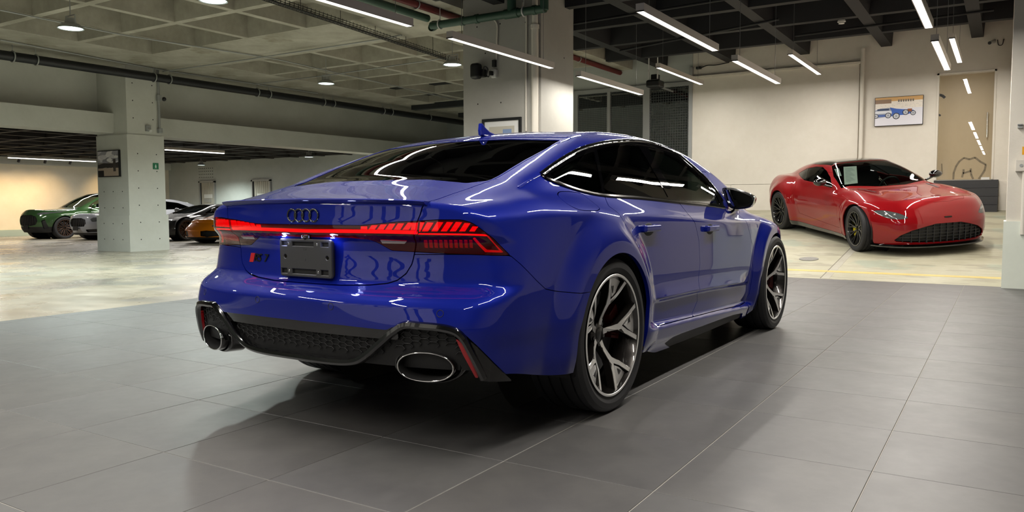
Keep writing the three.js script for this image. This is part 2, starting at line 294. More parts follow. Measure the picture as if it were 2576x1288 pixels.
// --- floors
{
  const fl = struct('floor', B(-9, RAMP0, -4.72, 7.0, -0.30, -0.0022), M.grout); // bed of grout; the tiles lie on it
  fl.userData.label = 'showroom floor of large dark grey tiles';
  const v0 = 0.912, u0 = -2.134, su = 0.613, sv = 0.61, gap = 0.0035, geos = new Map(), r = rng(5);
  const tile = (a, b, c, d) => { const key = [b - a, d - c].map(q => q.toFixed(3)).join(); if (!geos.has(key)) { const g = extr([[0, 0], [d - c, 0], [d - c, b - a], [0, b - a]], 0.0085, 0.0012); g.rotateX(-Math.PI / 2); const p = g.attributes.position, uv = new Float32Array(p.count * 2); for (let i = 0; i < p.count; i++) { uv[2 * i] = p.getX(i); uv[2 * i + 1] = p.getZ(i); } g.setAttribute('uv', new THREE.BufferAttribute(uv, 2)); g.translate(0, -0.0098, 0); geos.set(key, g); } const m = mesh('tile', geos.get(key), M.tiles[Math.floor(r() * 3)], fl); m.position.set(c, 0, -a); };
  for (let j = -2; j <= 15; j++) for (let i = -10; i <= 5; i++) { const a = Math.max(-3.36, u0 + j * su) + gap / 2, b = Math.min(RAMP0 - 0.01, u0 + (j + 1) * su) - gap / 2, c = Math.max(-4.72, v0 + i * sv) + gap / 2, d = Math.min(4.5, v0 + (i + 1) * sv) - gap / 2; if (b - a > 0.05 && d - c > 0.05) tile(a, b, c, d); }
  const rest = mesh('tiled_area', merge([B(-9, -3.362, -4.72, 7, -0.012, -0.0001), B(-3.36, RAMP0 - 0.01, 4.503, 7, -0.012, -0.0001)]), M.tiles[0], fl, 'same tiling behind and beside the viewpoint'); rest.userData.kind = 'stuff';
  // old polished slab to the left
  const g = boxB(-33, -4.72, -0.3, 0, -22, 9), p = g.attributes.position; for (let i = 0; i < p.count; i++) if (p.getY(i) > -0.1) p.setY(i, leftY(p.getX(i))); struct('floor', metricUV(g), M.polished).userData.label = 'polished old concrete slab with stains';
  // ramp
  const rampGeo = (u0, u1, v0, v1, h, under) => { const g = new THREE.BoxGeometry(v1 - v0, 1, u1 - u0), P = g.attributes.position; for (let i = 0; i < P.count; i++) { const u = P.getZ(i) > 0 ? u0 : u1, top = P.getY(i) > 0; P.setXYZ(i, P.getX(i) > 0 ? v1 : v0, rampY(u) + (top ? h : -under), -u); } return metricUV(g); };
  const rp = struct('floor', rampGeo(RAMP0, WALLU + 2, -4.72, 6, 0, 0.4), M.ramp); rp.userData.label = 'sloping ribbed concrete ramp';
  mesh('line_marking', rampGeo(7.86, 7.97, -4.5, 2.5, 0.002, 0.01), M.yellow, rp, 'faded yellow line across the ramp');
  mesh('line_marking', rampGeo(9.9, 13.2, -1.35, -1.24, 0.002, 0.01), M.yellow, rp, 'faded yellow bay line');
  mesh('floor_seam', rampGeo(RAMP0 + 0.02, 14.3, 0.50, 0.60, 0.0015, 0.01), M.pale, rp, 'pale patched seam in the ramp');
  mesh('floor_seam', rampGeo(RAMP0 + 0.02, 14.3, 0.488, 0.5, 0.002, 0.01), new THREE.MeshStandardMaterial({ color: 0x6d675b, roughness: 0.9 }), rp);
  const dr = tagged('drain_cover', new THREE.CylinderGeometry(0.135, 0.135, 0.01, 36), new THREE.MeshStandardMaterial({ map: scaled(noiseMap([110, 108, 104], [140, 138, 133], 1, 1), 0.3), roughness: 0.6, metalness: 0.3 }), 'round grey drain cover set in the ramp', 'drain cover'); dr.position.set(0.085, rampY(8.745) + 0.004, -8.745); dr.rotation.x = Math.atan(RAMP);
  // void beyond the mesh screen
  struct('floor', B(WALLU + 2, 34, -14, 6, 0.4, 0.82), M.concrete).userData.label = 'floor of the unlit parking bay behind the mesh';
}
// --- walls
{
  const w = struct('wall_back', metricUV(merge([boxB(-3.68, 1.32, 0.4, 4.7, -WALLU - 0.3, -WALLU), boxB(2.28, 6, 0.4, 4.7, -WALLU - 0.3, -WALLU), boxB(1.32, 2.28, 0.4, 1.43, -WALLU - 0.3, -WALLU), boxB(1.32, 2.28, 3.5, 4.7, -WALLU - 0.3, -WALLU)])), M.wall);
  mesh('wall_panel', B(WALLU - 0.05, WALLU, -3.66, -0.12, 1.405, 3.84), M.wall, w, 'large plain upper wall panel');
  mesh('wall_panel', B(WALLU - 0.05, WALLU, -3.66, -2.75, 0.70, 1.398), M.wall, w); mesh('wall_panel', B(WALLU - 0.05, WALLU, -2.745, -0.12, 0.70, 1.398), M.wall, w);
  mesh('panel_rail', B(WALLU - 0.09, WALLU, -3.68, -0.1, 3.84, 3.885), M.wall, w);
  mesh('edge_trim', B(WALLU - 0.10, WALLU + 0.05, -3.74, -3.66, 0.7, 4.1), M.metalGrey, w, 'grey metal corner trim');
  mesh('wainscot', metricUV(boxB(2.40, 2.53, 0.6, 1.4, -WALLU - 0.02, -WALLU + 0.02)), M.wall, w);
  struct('wall_right', metricUV(merge([boxB(2.53, 2.96, -0.2, 4.7, -7.95, -7.29), boxB(2.53, 2.75, -0.2, 4.7, -WALLU - 0.3, -7.9)])), M.wall); // white pier and the wall along the ramp
  struct('wall_low', B(7.30, 7.45, 2.96, 6.6, -0.2, 1.12), M.wall); struct('wall_dark', B(11, 11.3, 2.75, 7, -0.2, 4.7), M.blackCeil); struct('floor_dark', B(7.45, 11, 2.75, 7, -0.3, -0.05), M.concrete);  // unseen low wall and dark bay, added to shape the car door reflections
  struct('wall_side', B(-9.2, 7.3, 6.5, 6.9, -0.2, 4.7), M.wall);
  { const wr = struct('wall_rear', B(-6.5, -6.2, -4.2, 0.35, -0.2, 4.7), new THREE.MeshStandardMaterial({ map: scaled(noiseMap([226, 225, 221], [233, 232, 229], 0.6, 0.3), 2.4), roughness: 0.6 })); // white wall behind the viewpoint, with brushed strokes; the car's tail mirrors it
    const ink = new THREE.MeshStandardMaterial({ color: 0x10131f, roughness: 0.6 }), st = (pts, w) => mesh('brush_stroke', sweep(pts.map(p => [p[0], p[1], 6.2]), pts.map((p, i) => { const a = pts[Math.max(0, i - 1)], b = pts[Math.min(pts.length - 1, i + 1)], dx = b[0] - a[0], dy = b[1] - a[1], l = Math.hypot(dx, dy); return [[-dy / l, dx / l, 0], [0, 0, -1]]; }), [[-w, -0.01], [-w, 0.004], [w, 0.004], [w, -0.01]]), ink, wr);
    const rr = rng(77); for (let k = 0; k < 7; k++) { const x = -3.95 + k * 0.62 + rr() * 0.15, pts = []; let px = x, py = 2.3 + rr() * 0.5; for (let i = 0; i < 7; i++) { pts.push([px, py]); px += (rr() - 0.45) * 0.32; py -= 0.12 + rr() * 0.28; } st(pts, 0.05 + rr() * 0.06); } }
  struct('wall_rear_2', B(-9.3, -9, -4.2, 7, -0.2, 4.7), M.greyWall);
  struct('wall_behind', B(-9.6, -9.3, -33, -2.0, -0.6, 4.7), M.greyWall);
  // left: beam with its recessed upper wall
  const lb = struct('wall_left', B(-9, 21.3, -15.9, -15.2, 2.66, 3.12), M.columnW); lb.userData.label = 'long pale concrete beam over the lower bays';
  mesh('upper_wall', B(-9, 21.3, -16.2, -15.85, 3.0, 4.3), M.columnW, lb, 'recessed wall above the beam');
  struct('wall_far', B(-9, 21, -32.75, -32.4, -0.6, 3.1), new THREE.MeshStandardMaterial({ map: scaled(noiseMap([214, 205, 186], [222, 214, 197], 1, 0.4), 2.5), roughness: 0.8 }));
  struct('trim_1', B(-9, 20.7, -32.42, -32.2, 2.68, 3.0), M.columnW); struct('baseboard_far', B(-9, 20.7, -32.4, -31.9, -0.4, -0.02), new THREE.MeshStandardMaterial({ color: 0xb6c4b4, roughness: 0.7 }));
  struct('wall_end', B(20.7, 21, -32.7, -15.9, -0.6, 3.1), M.greyWall);
  struct('wall_end_2', B(21.3, 21.6, -15.9, -4.9, -0.3, 4.8), M.greyWall);
  struct('wall_bay', metricUV(merge([boxB(-14, 6, 0.5, 4.5, -34.3, -34), boxB(-14.3, -14, 0.3, 4.5, -34.3, -21.6), boxB(6, 6.3, 0.3, 4.5, -34.3, -14.7)])), new THREE.MeshStandardMaterial({ color: 0x35383a, roughness: 0.9 }));
}
// --- ceilings: waffle slabs
{
  const rib = (u0, u1, v0, v1, y0, y1, t = 0.03) => { const g = boxB(v0, v1, y0, y1, -u1, -u0), P = g.attributes.position, alongU = u1 - u0 > v1 - v0; for (let i = 0; i < P.count; i++) if (P.getY(i) > (y0 + y1) / 2) { if (alongU) P.setX(i, P.getX(i) + (P.getX(i) > (v0 + v1) / 2 ? t : -t)); else P.setZ(i, P.getZ(i) + (P.getZ(i) > -(u0 + u1) / 2 ? t : -t)); } return metricUV(g); };
  const CY = 4.2, TOP = 4.62;
  const c = struct('ceiling', B(-9.3, 21.6, -16.2, -5.2, TOP, TOP + 0.2), M.concrete); c.userData.label = 'bare concrete waffle slab';
  const us = []; for (let k = -7; k <= 4; k++) us.push(0.74 + 1.59 * k); for (let k = 0; k < 8; k++) us.push(10.29 + 1.59 * k);
  for (const u of us) if (u > -9) mesh('rib', rib(u - 0.07, u + 0.07, -13.2, -5.3, CY, TOP), M.concrete, c);
  for (const v of [-6.89, -8.48, -10.07, -11.66]) mesh('rib', rib(-9, 21.3, v - 0.07, v + 0.07, CY + 0.002, TOP), M.concrete, c);
  mesh('solid_strip', rib(7.1, 8.75, -13.2, -5.3, CY - 0.003, TOP), M.concrete, c); mesh('solid_strip', rib(-9, 21.3, -15.9, -13.05, CY - 0.005, TOP), M.concrete, c); mesh('solid_strip', rib(-9, 21.3, -5.5, -5.18, CY - 0.006, TOP), M.concrete, c);
  const k = struct('ceiling_2', B(-9.3, WALLU + 0.3, -5.2, 7, TOP, TOP + 0.2), M.blackCeil); k.userData.label = 'black painted waffle ceiling';
  for (let n = -6; n <= 9; n++) { const u = 0.2 + 1.59 * n; if (u < WALLU - 0.3) mesh('rib', rib(u - 0.08, u + 0.08, -5.15, 6.6, CY - 0.05, TOP), M.blackCeil, k); }
  for (const v of [-4.4, -2.81, -1.22, 0.37, 1.96, 3.55, 5.14]) mesh('rib', rib(-9, WALLU, v - 0.10, v + 0.10, CY - 0.052, TOP), M.blackCeil, k);
  const l = struct('ceiling_3', B(-9.3, 21, -32.6, -15.9, 3.4, 3.55), M.lowCeil); l.userData.label = 'dark low waffle ceiling over the far bays';
  for (let n = -5; n <= 13; n++) mesh('rib', rib(0.1 + 1.55 * n - 0.08, 0.1 + 1.55 * n + 0.08, -32.2, -15.9, 3.0, 3.4), M.lowCeil, l);
  for (let n = 0; n < 10; n++) mesh('rib', rib(-9, 20.7, -17.2 - 1.55 * n - 0.08, -17.2 - 1.55 * n + 0.08, 3.002, 3.4), M.lowCeil, l);
  struct('ceiling_4', B(WALLU + 0.3, 34.3, -14.3, 6.3, 4.4, 4.6), new THREE.MeshStandardMaterial({ color: 0x1d1f20, roughness: 0.9 }));
}
// --- columns
const dots = (list, r = 0.011) => merge(list.map(([a, b]) => rod(a, b, r, 8)));
{
  const cU = 7.30, cU2 = 8.37, cV0 = -5.10, cV1 = -3.63;
  const c = struct('column', metricUV(merge([boxB(cV0, cV1, -0.2, 4.3, -cU2, -cU)])), new THREE.MeshStandardMaterial({ map: scaled(noiseMap([158, 156, 149], [167, 165, 158], 0.8, 0.4), 1.7), roughness: 0.7, bumpMap: M.wall.bumpMap, bumpScale: 0.001 })); c.userData.label = 'large central concrete column'; 
  for (const [x, y] of [[1200, 68], [1258, 60], [1345, 125], [1419, 146], [1202, 262], [1260, 258], [1221, 134], [1322, 56]]) { const onFront = x < 1358, p = onFront ? roomHit(x, y, 0, cU) : roomHit(x, y, 1, cV1); mesh('tie_hole', onFront ? rod([p[1], p[2], -cU - 0.01], [p[1], p[2], -cU + 0.0015], 0.012, 8) : rod([cV1 - 0.01, p[2], -p[0]], [cV1 + 0.0015, p[2], -p[0]], 0.012, 8), M.hole, c); }
  const l = struct('column_2', metricUV(merge([boxB(-15.9, -14.69, -0.2, 4.25, -8.30, -7.44)])), M.columnW); l.userData.label = 'pale concrete column with a wider base';
  mesh('column_base', metricUV(boxB(-15.9, -14.66, -0.2, 2.62, -8.35, -7.41)), M.columnW, l); mesh('column_plinth', metricUV(boxB(-15.95, -14.63, -0.2, 0.75, -8.39, -7.38)), M.columnW, l);
  for (const y of [0.18, 0.58, 0.98, 1.38, 1.78, 2.18]) for (const u of [7.66, 8.14]) mesh('tie_hole', rod([-14.7, y, -u], [y < 0.75 ? -14.628 : -14.658, y, -u], 0.014, 8), M.hole, l);
  for (const y of [0.18, 0.55, 0.92, 1.30]) for (const v of [-15.65, -15.28, -14.91]) mesh('tie_hole', rod([v, y, -7.45], [v, y, y < 0.75 ? -7.378 : -7.408], 0.014, 8), M.hole, l);
  for (const y of [3.0, 3.4, 3.8]) for (const u of [7.6, 8.1]) mesh('tie_hole', rod([-14.7, y, -u], [-14.688, y, -u], 0.014, 8), M.hole, l);
  const r = struct('column_3', metricUV(boxB(2.505, 2.97, -0.1, 0.77, -7.97, -7.26)), new THREE.MeshStandardMaterial({ map: scaled(noiseMap([216, 222, 210], [224, 230, 219], 0.8, 0.4), 1.7), roughness: 0.6 })); r.userData.label = 'stepped base of the white pier'; 
}
// ---------------------------------------------------------------- lamps
const LAMP = { pend: 125, bay: 72 };
const lampWhite = new THREE.MeshStandardMaterial({ color: 0xffffff, emissive: 0xfffaf0, emissiveIntensity: 4.5 });
const lampCool = new THREE.MeshStandardMaterial({ color: 0xffffff, emissive: 0xe8fff8, emissiveIntensity: 5 });
const housing = new THREE.MeshStandardMaterial({ color: 0xb9b3ab, roughness: 0.55 });
const wire = new THREE.MeshStandardMaterial({ color: 0x8a8a8a, metalness: 0.6, roughness: 0.4 });
function pendant(u0, u1, v, y, label, o = {}) {
  const dn = o.drop || 0;
  const L = u1 - u0, t = thing('pendant_light', label, 'pendant light', [v, y, -(u0 + u1) / 2], 0, 'linear pendant lights');
  mesh('housing', merge([boxB(-0.045, 0.045, 0.012, 0.085, -L / 2, L / 2), boxB(-0.045, -0.037, 0, 0.012, -L / 2, L / 2), boxB(0.037, 0.045, 0, 0.012, -L / 2, L / 2)]), housing, t, 'pale aluminium housing');
  mesh('diffuser', boxB(-0.037, 0.037, 0.003 - dn, 0.012, -L / 2 + 0.006, L / 2 - 0.006), lampWhite, t, 'glowing white diffuser');
  for (const z of [-L / 2, L / 2]) mesh('end_cap', boxB(-0.047, 0.047, -0.001, 0.012, z - 0.004, z + 0.004), M.blackPlastic, t);
  for (const z of [-L / 2 + 0.25, L / 2 - 0.25]) mesh('suspension_wire', rod([0, 0.08, z], [0, (o.top || 4.2) - y, z], 0.0035, 6), wire, t);
  const a = new THREE.RectAreaLight(0xfff9f0, (o.power || 1) * LAMP.pend, 0.07, L - 0.02); a.position.set(0, -0.004 - dn, 0); a.rotation.x = -Math.PI / 2; t.add(a);
  return t;
}
{
  const rows = [[-3.15, 'row beside the big column'], [-0.73, 'row above the blue car'], [1.72, 'row beside the white pier']];
  const where = ['beside the white rear wall', 'level with the car tail', 'level with the car cabin', 'just past the car bonnet', 'over the foot of the ramp'];
  for (const [v, rowName] of rows) {
    for (const [k, u0] of [-5.4, -2.15, 1.05, 4.28, 7.62].entries()) pendant(u0, u0 + 2.5, v, 2.95, `linear pendant light ${where[k]}, in the ${rowName}`);
    pendant(10.9, 13.45, v, 3.55, `linear pendant light hung high over the ramp, last of the ${rowName}`, { top: v < 0 ? 4.62 : 4.2 });
  }
  // far bays
  pendant(13.0, 15.35, -21.4, 2.84, 'linear pendant light in the far bay right of the left column', { top: 3.4, drop: 0.03, power: 3 });
  pendant(12.6, 14.9, -24.6, 2.86, 'linear pendant light in the far bay behind the left column', { top: 3.4, drop: 0.03, power: 3 });
  pendant(12.0, 15.4, -29.6, 2.80, 'long pendant light before the warm lit wall', { top: 3.4, drop: 0.03, power: 1.2 });
  pendant(6.8, 9.2, -24.6, 2.86, 'linear pendant light at the edge of the far bays', { top: 3.4, drop: 0.03, power: 3 });
}
function highBay(u, v, y, top, label, power = 1, s = 1) {
  const t = thing('high_bay_light', label, 'ceiling light', [v, y, -u], 0, 'round high bay lights'); t.scale.setScalar(s);
  mesh('reflector', toCreasedNormals(new THREE.LatheGeometry([[0.07, 0.085], [0.13, 0.07], [0.175, 0.03], [0.19, 0.0], [0.182, 0.0], [0.165, 0.024], [0.06, 0.06], [0.0, 0.06]].map(p => new THREE.Vector2(...p)), 40), 0.5), M.metalGrey, t, 'grey metal reflector');
  mesh('lens', new THREE.CylinderGeometry(0.165, 0.165, 0.008, 36).translate(0, 0.010, 0), lampCool, t, 'glowing cool white lens');
  mesh('driver_box', new THREE.CylinderGeometry(0.07, 0.085, 0.08, 20).translate(0, 0.12, 0), M.metalGrey, t);
  mesh('bracket', merge([rod([-0.13, 0.06, 0], [-0.13, 0.2, 0], 0.009), rod([0.13, 0.06, 0], [0.13, 0.2, 0], 0.009), rod([-0.13, 0.2, 0], [0.13, 0.2, 0], 0.009), rod([0, 0.2, 0], [0, (top - y) / s, 0], 0.008)]), M.metalGrey, t);
  const sl = new THREE.SpotLight(0xf2fff9, LAMP.bay * power, 0, 1.32, 0.45, 2); sl.position.set(0, -0.02, 0); sl.target.position.set(0, -3, 0); sl.castShadow = true; sl.shadow.radius = 7; t.add(sl, sl.target);
}
highBay(3.54, -9.89, 3.72, 4.6, 'high bay light above the polished floor, near the black pipe');
highBay(3.65, -6.62, 3.72, 4.6, 'high bay light close above the tile edge');
highBay(9.76, -10.67, 3.72, 4.6, 'high bay light beyond the solid ceiling strip');
highBay(9.35, -6.82, 3.72, 4.205, 'high bay light right beside the big column');
highBay(-2.6, -8.2, 3.72, 4.6, 'high bay light out of view over the polished floor', 1.6);
highBay(2.9, -12.7, 3.72, 4.6, 'high bay light out of view before the left column');  // lamp added out of view to lighten the near face of the left column
highBay(15.8, -10.0, 3.72, 4.205, 'high bay light at the far end of the old slab', 0.6);
highBay(18.7, -27.2, 2.70, 3.005, 'small high bay light above the panelled door', 1.0, 0.9);
highBay(17.15, -19.0, 2.70, 3.005, 'small high bay light near the beam end', 2.0, 0.9);
// picture spots on a track before the warm wall
{
  const t = thing('track_light', 'black ceiling track with small black spotlights before the warm wall', 'track light', [-30.2, 2.86, -13.6]);
  mesh('track', boxB(-0.02, 0.02, 0, 0.03, -4.2, 3.2), M.blackPlastic, t);
  mesh('track_stem', merge([rod([0, 0.03, -3.5], [0, 0.2, -3.5], 0.01), rod([0, 0.03, 2.5], [0, 0.2, 2.5], 0.01)]), M.blackPlastic, t);
  for (const z of [2.0, 0.9, -0.1, -1.1, -3.9]) {
    const h = mesh('spot_head', rod([0.02, -0.02, z], [-0.08, -0.18, z], 0.05, 14), M.blackPlastic, t);
    const sl = new THREE.SpotLight(0xffd596, 15, 0, 0.62, 0.9, 2); sl.position.set(-0.1, -0.22, z); sl.target.position.set(-1.6, -1.35, z); sl.castShadow = true; t.add(sl, sl.target);
  }
}
// ---------------------------------------------------------------- fittings
const P3 = (h) => [h[1], h[2], -h[0]]; // room [u, v, y] -> three.js
const hitU = (x, y, u) => P3(roomHit(x, y, 0, u)), hitV = (x, y, v) => P3(roomHit(x, y, 1, v)), hitY = (x, y, h) => P3(roomHit(x, y, 2, h));
function canvasTex(w, h, draw) { const c = document.createElement('canvas'); c.width = w; c.height = h; draw(c.getContext('2d'), w, h); const t = new THREE.CanvasTexture(c); t.colorSpace = THREE.SRGBColorSpace; return t; }
{ // mesh screen closing the parking bay behind
  const U = WALLU, fr = M.metalGrey, s = struct('window_1', null); s.userData.label = 'grey framed wire mesh screen before a dark bay';
  const v = (x) => roomHit(x, 300, 0, U)[1], top = 3.70, foot = 0.6;
  for (const [x0, x1] of [[1447, 1455], [1529, 1536], [1619, 1635]]) mesh('post', boxB(v(x0), v(x1), foot, top + 0.05, -U - 0.05, -U + 0.05), fr, s);
  mesh('top_rail', boxB(-9.5, v(1741), top, top + 0.09, -U - 0.06, -U + 0.06), fr, s);
  mesh('head_panel', boxB(-9.5, v(1741), top + 0.09, 4.62, -U - 0.05, -U), M.greyWall, s);
  const net = (a, b, pitch, r, z) => { const gs = []; for (let q = a + pitch / 2; q < b; q += pitch) gs.push(boxB(q - r, q + r, foot, top, z - r, z + r)); for (let y = foot; y < top; y += pitch) gs.push(boxB(a, b, y - r, y + r, z - r + 0.002, z + r + 0.002)); return merge(gs); };
  const wm = new THREE.MeshStandardMaterial({ color: 0x4a4d4c, roughness: 0.6, metalness: 0.3 });
  for (const [a, b, p] of [[v(1455), v(1529), 0.045], [v(1536), v(1619), 0.045], [v(1635), v(1738), 0.06]]) { const m = mesh('wire_mesh', net(a, b, p, p > 0.05 ? 0.006 : 0.0035, -U), wm, s, 'square wire mesh'); m.userData.kind = 'stuff'; }
  mesh('side_panel', boxB(-9.5, v(1447), foot, top, -U - 0.05, -U), M.greyWall, s);
  // dim lamps and beams of the bay behind
  for (const [x, y, w] of [[1541, 270, 0.34], [1655, 300, 0.30]]) {
    const p = hitU(x, y, 23), t = thing('strip_light', w > 0.32 ? 'small lit strip light in the dark bay behind the narrow mesh' : 'small lit strip light in the dark bay behind the wide mesh', 'ceiling light', p, 0, 'strip lights in the dark bay');
    mesh('diffuser', rbox(w, 0.05, 0.12, 0.02), lampWhite, t); mesh('suspension_wire', merge([rod([-0.1, 0.02, 0], [-0.1, 4.42 - p[1], 0], 0.006, 6), rod([0.1, 0.02, 0], [0.1, 4.42 - p[1], 0], 0.006, 6)]), wire, t);
    const a = new THREE.PointLight(0xf2fff6, 1.6, 0, 2); a.position.set(0, -0.06, 0); a.castShadow = true; t.add(a);
  }
  for (let k = 0; k < 6; k++) mesh('bay_beam', boxB(-14, 6, 4.05, 4.42, -17 - k * 2.6 - 0.12, -17 - k * 2.6 + 0.12), new THREE.MeshStandardMaterial({ color: 0x2b2e30, roughness: 0.9 }), s);
}
{ // opener unit hanging before the screen
  const p = hitU(1648, 205, 13.2), t = thing('door_opener', 'black motor unit in a white bracket hanging before the mesh screen', 'door opener', p);
  mesh('motor_case', rbox(0.30, 0.16, 0.36, 0.04, 0, -0.06, 0), M.blackPlastic, t); mesh('motor_case_lid', rbox(0.16, 0.16, 0.16, 0.02, -0.02, 0.08, -0.06), M.blackPlastic, t);
  mesh('bracket', merge([boxB(-0.115, -0.09, 0.02, 0.24, 0.1, 0.13), boxB(0.09, 0.115, 0.02, 0.24, 0.1, 0.13), boxB(-0.115, 0.115, 0.0, 0.03, 0.1, 0.13), boxB(-0.11, -0.095, 0.2, 4.62 - p[1], 0.1, 0.13), boxB(0.095, 0.11, 0.2, 4.62 - p[1], 0.1, 0.13)]), M.whitePlastic, t);
  mesh('drive_rail', boxB(-0.02, 0.02, -0.1, -0.07, -1.1, 0.1), M.metalGrey, t);
}
{ // flat screen print on the right wall
  const a = roomHit(2202, 247, 0, WALLU), b = roomHit(2322, 313, 0, WALLU), w = b[1] - a[1], h = a[2] - b[2], r = rng(9);
  const tex = canvasTex(640, 420, (g, W, H) => {
    g.fillStyle = '#d9d9e2'; g.fillRect(0, 0, W, H);
    g.fillStyle = '#e4ddd2'; g.fillRect(0, 0, W, 170); g.fillStyle = '#c9a06a'; g.fillRect(0, 0, W, 60); g.fillStyle = '#8c7460'; g.fillRect(0, 30, 220, 60);
    g.fillStyle = '#6e6a66'; for (let i = 0; i < 7; i++) g.fillRect(310 + i * 32, 40, 20, 36); g.strokeStyle = '#a9a8ac'; g.lineWidth = 3; for (let i = 0; i < 60; i++) { const x = r() * W, y = 80 + r() * 80; g.beginPath(); g.moveTo(x, y); g.lineTo(x + 20 * r(), y + 10 * r() - 5); g.stroke(); }
    g.fillStyle = '#8a92a2'; g.beginPath(); g.moveTo(0, 190); g.lineTo(70, 160); g.lineTo(210, 158); g.lineTo(250, 200); g.lineTo(250, 280); g.lineTo(0, 310); g.fill(); g.fillStyle = '#d5d8de'; g.fillRect(0, 200, 230, 40); g.fillStyle = '#33415f'; g.fillRect(30, 168, 160, 26); g.fillStyle = '#4a64a6'; g.fillRect(20, 256, 220, 30);
    g.fillStyle = '#3f63b4'; g.beginPath(); g.moveTo(200, 150); g.lineTo(290, 175); g.lineTo(390, 190); g.lineTo(520, 205); g.lineTo(530, 240); g.lineTo(430, 270); g.lineTo(240, 280); g.lineTo(225, 210); g.fill(); g.fillStyle = '#8a5434'; g.fillRect(440, 185, 60, 45);
    for (const [x, y, q] of [[180, 270, 42], [290, 285, 48], [415, 235, 42], [515, 250, 36], [10, 275, 36]]) { g.fillStyle = '#2a2d35'; g.beginPath(); g.arc(x, y, q, 0, 7); g.fill(); g.fillStyle = '#c9ccd2'; g.beginPath(); g.arc(x, y, q * 0.76, 0, 7); g.fill(); g.strokeStyle = '#5a5f6a'; g.lineWidth = 4; for (let i = 0; i < 6; i++) { g.beginPath(); g.moveTo(x, y); g.lineTo(x + q * 0.75 * Math.cos(i), y + q * 0.75 * Math.sin(i)); g.stroke(); } }
  });
  const t = thing('wall_screen', 'thin black framed picture of vintage blue racing car', 'picture', P3([WALLU, (a[1] + b[1]) / 2, (a[2] + b[2]) / 2]));
  mesh('frame', rbox(w, h, 0.05, 0.008, 0, 0, 0.025), M.blackPlastic, t);
  mesh('picture', new THREE.PlaneGeometry(w - 0.02, h - 0.02).translate(0, 0, 0.0515), new THREE.MeshStandardMaterial({ map: tex, roughness: 0.35 }), t, 'flat print of old blue racer beside silver coupe');
}
{ // glass door up a flight of dark steps
  const a = roomHit(2361, 187, 0, WALLU), b = roomHit(2500, 452, 0, WALLU), tan = new THREE.MeshStandardMaterial({ map: scaled(noiseMap([160, 144, 114], [167, 151, 121], 0.7, 0.3), 2), roughness: 0.6 });
  const d = struct('door_1', null); d.userData.label = 'frameless glass door with an upright handle';
  mesh('pane', boxB(1.33, 2.27, 1.44, 3.49, -WALLU - 0.17, -WALLU - 0.158), new THREE.MeshPhysicalMaterial({ map: tan.map, roughness: 0.5, clearcoat: 1, clearcoatRoughness: 0.0 }), d, 'glossy tan backed glass');
  mesh('door_frame', merge([boxB(1.30, 1.335, 1.43, 3.52, -WALLU - 0.22, -WALLU + 0.012), boxB(2.265, 2.30, 1.43, 3.52, -WALLU - 0.22, -WALLU + 0.012), boxB(1.30, 2.30, 3.488, 3.52, -WALLU - 0.22, -WALLU + 0.012)]), M.wall, d);
  { const h0 = roomHit(2484, 281, 0, WALLU), h1 = roomHit(2482, 345, 0, WALLU); mesh('handle', merge([rod([h0[1], h0[2], -WALLU - 0.11], [h1[1], h1[2], -WALLU - 0.11], 0.014, 12), rod([h0[1], h0[2] - 0.04, -WALLU - 0.11], [h0[1], h0[2] - 0.04, -WALLU - 0.16], 0.009, 8), rod([h1[1], h1[2] + 0.04, -WALLU - 0.11], [h1[1], h1[2] + 0.04, -WALLU - 0.16], 0.009, 8)]), chromeMat0, d, 'polished upright handle'); }
  { // etched crest and strokes on the pane
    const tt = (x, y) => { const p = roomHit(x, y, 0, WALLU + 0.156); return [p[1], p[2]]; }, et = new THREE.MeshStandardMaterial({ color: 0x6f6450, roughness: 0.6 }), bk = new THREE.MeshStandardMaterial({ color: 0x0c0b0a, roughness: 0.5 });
    const line = (px, w) => { const q = px.map(p => tt(...p)); return merge(q.slice(0, -1).map((p, i) => { const n = q[i + 1], dx = n[0] - p[0], dy = n[1] - p[1], l = Math.hypot(dx, dy); return boxB(-w / 2, w / 2, -0.002 - l / 2, l / 2 + 0.002, 0, 0.002).rotateZ(Math.atan2(-dx, dy)).translate((p[0] + n[0]) / 2, (p[1] + n[1]) / 2, -WALLU - 0.157); })); };
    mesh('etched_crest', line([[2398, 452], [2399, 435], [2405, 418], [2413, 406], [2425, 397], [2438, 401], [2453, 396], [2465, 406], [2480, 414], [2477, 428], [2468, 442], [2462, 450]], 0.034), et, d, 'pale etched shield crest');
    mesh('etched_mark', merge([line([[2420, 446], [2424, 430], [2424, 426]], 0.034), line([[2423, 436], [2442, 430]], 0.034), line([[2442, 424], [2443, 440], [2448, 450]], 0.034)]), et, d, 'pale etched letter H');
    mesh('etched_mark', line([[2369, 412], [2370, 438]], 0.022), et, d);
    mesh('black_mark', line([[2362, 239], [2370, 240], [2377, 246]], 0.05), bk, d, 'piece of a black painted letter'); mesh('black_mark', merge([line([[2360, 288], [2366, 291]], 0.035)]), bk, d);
    mesh('door_plate', boxB(...(() => { const p = tt(2468, 446), q = tt(2489, 451); return [p[0], q[0], q[1], p[1]]; })(), -WALLU - 0.157, -WALLU - 0.152), M.whitePlastic, d);
  }
  const st = thing('steps', 'dark grey steps leading up to the glass door', 'steps', [1.85, 0, -WALLU + 0.002]);
  const dk = new THREE.MeshStandardMaterial({ color: 0x2a2b2d, roughness: 0.55 }); const base = rampY(WALLU) - 0.06, n = 4, dh = (1.42 - base) / n;
  for (let i = 0; i < n; i++) mesh('step', metricUV(boxB(-0.55, 0.54, base + (n - 1 - i) * dh + 0.006 - (i === n - 1 ? 0.05 : 0), base + (n - i) * dh, 0, 0.10 + i * 0.055)), dk, st);
}
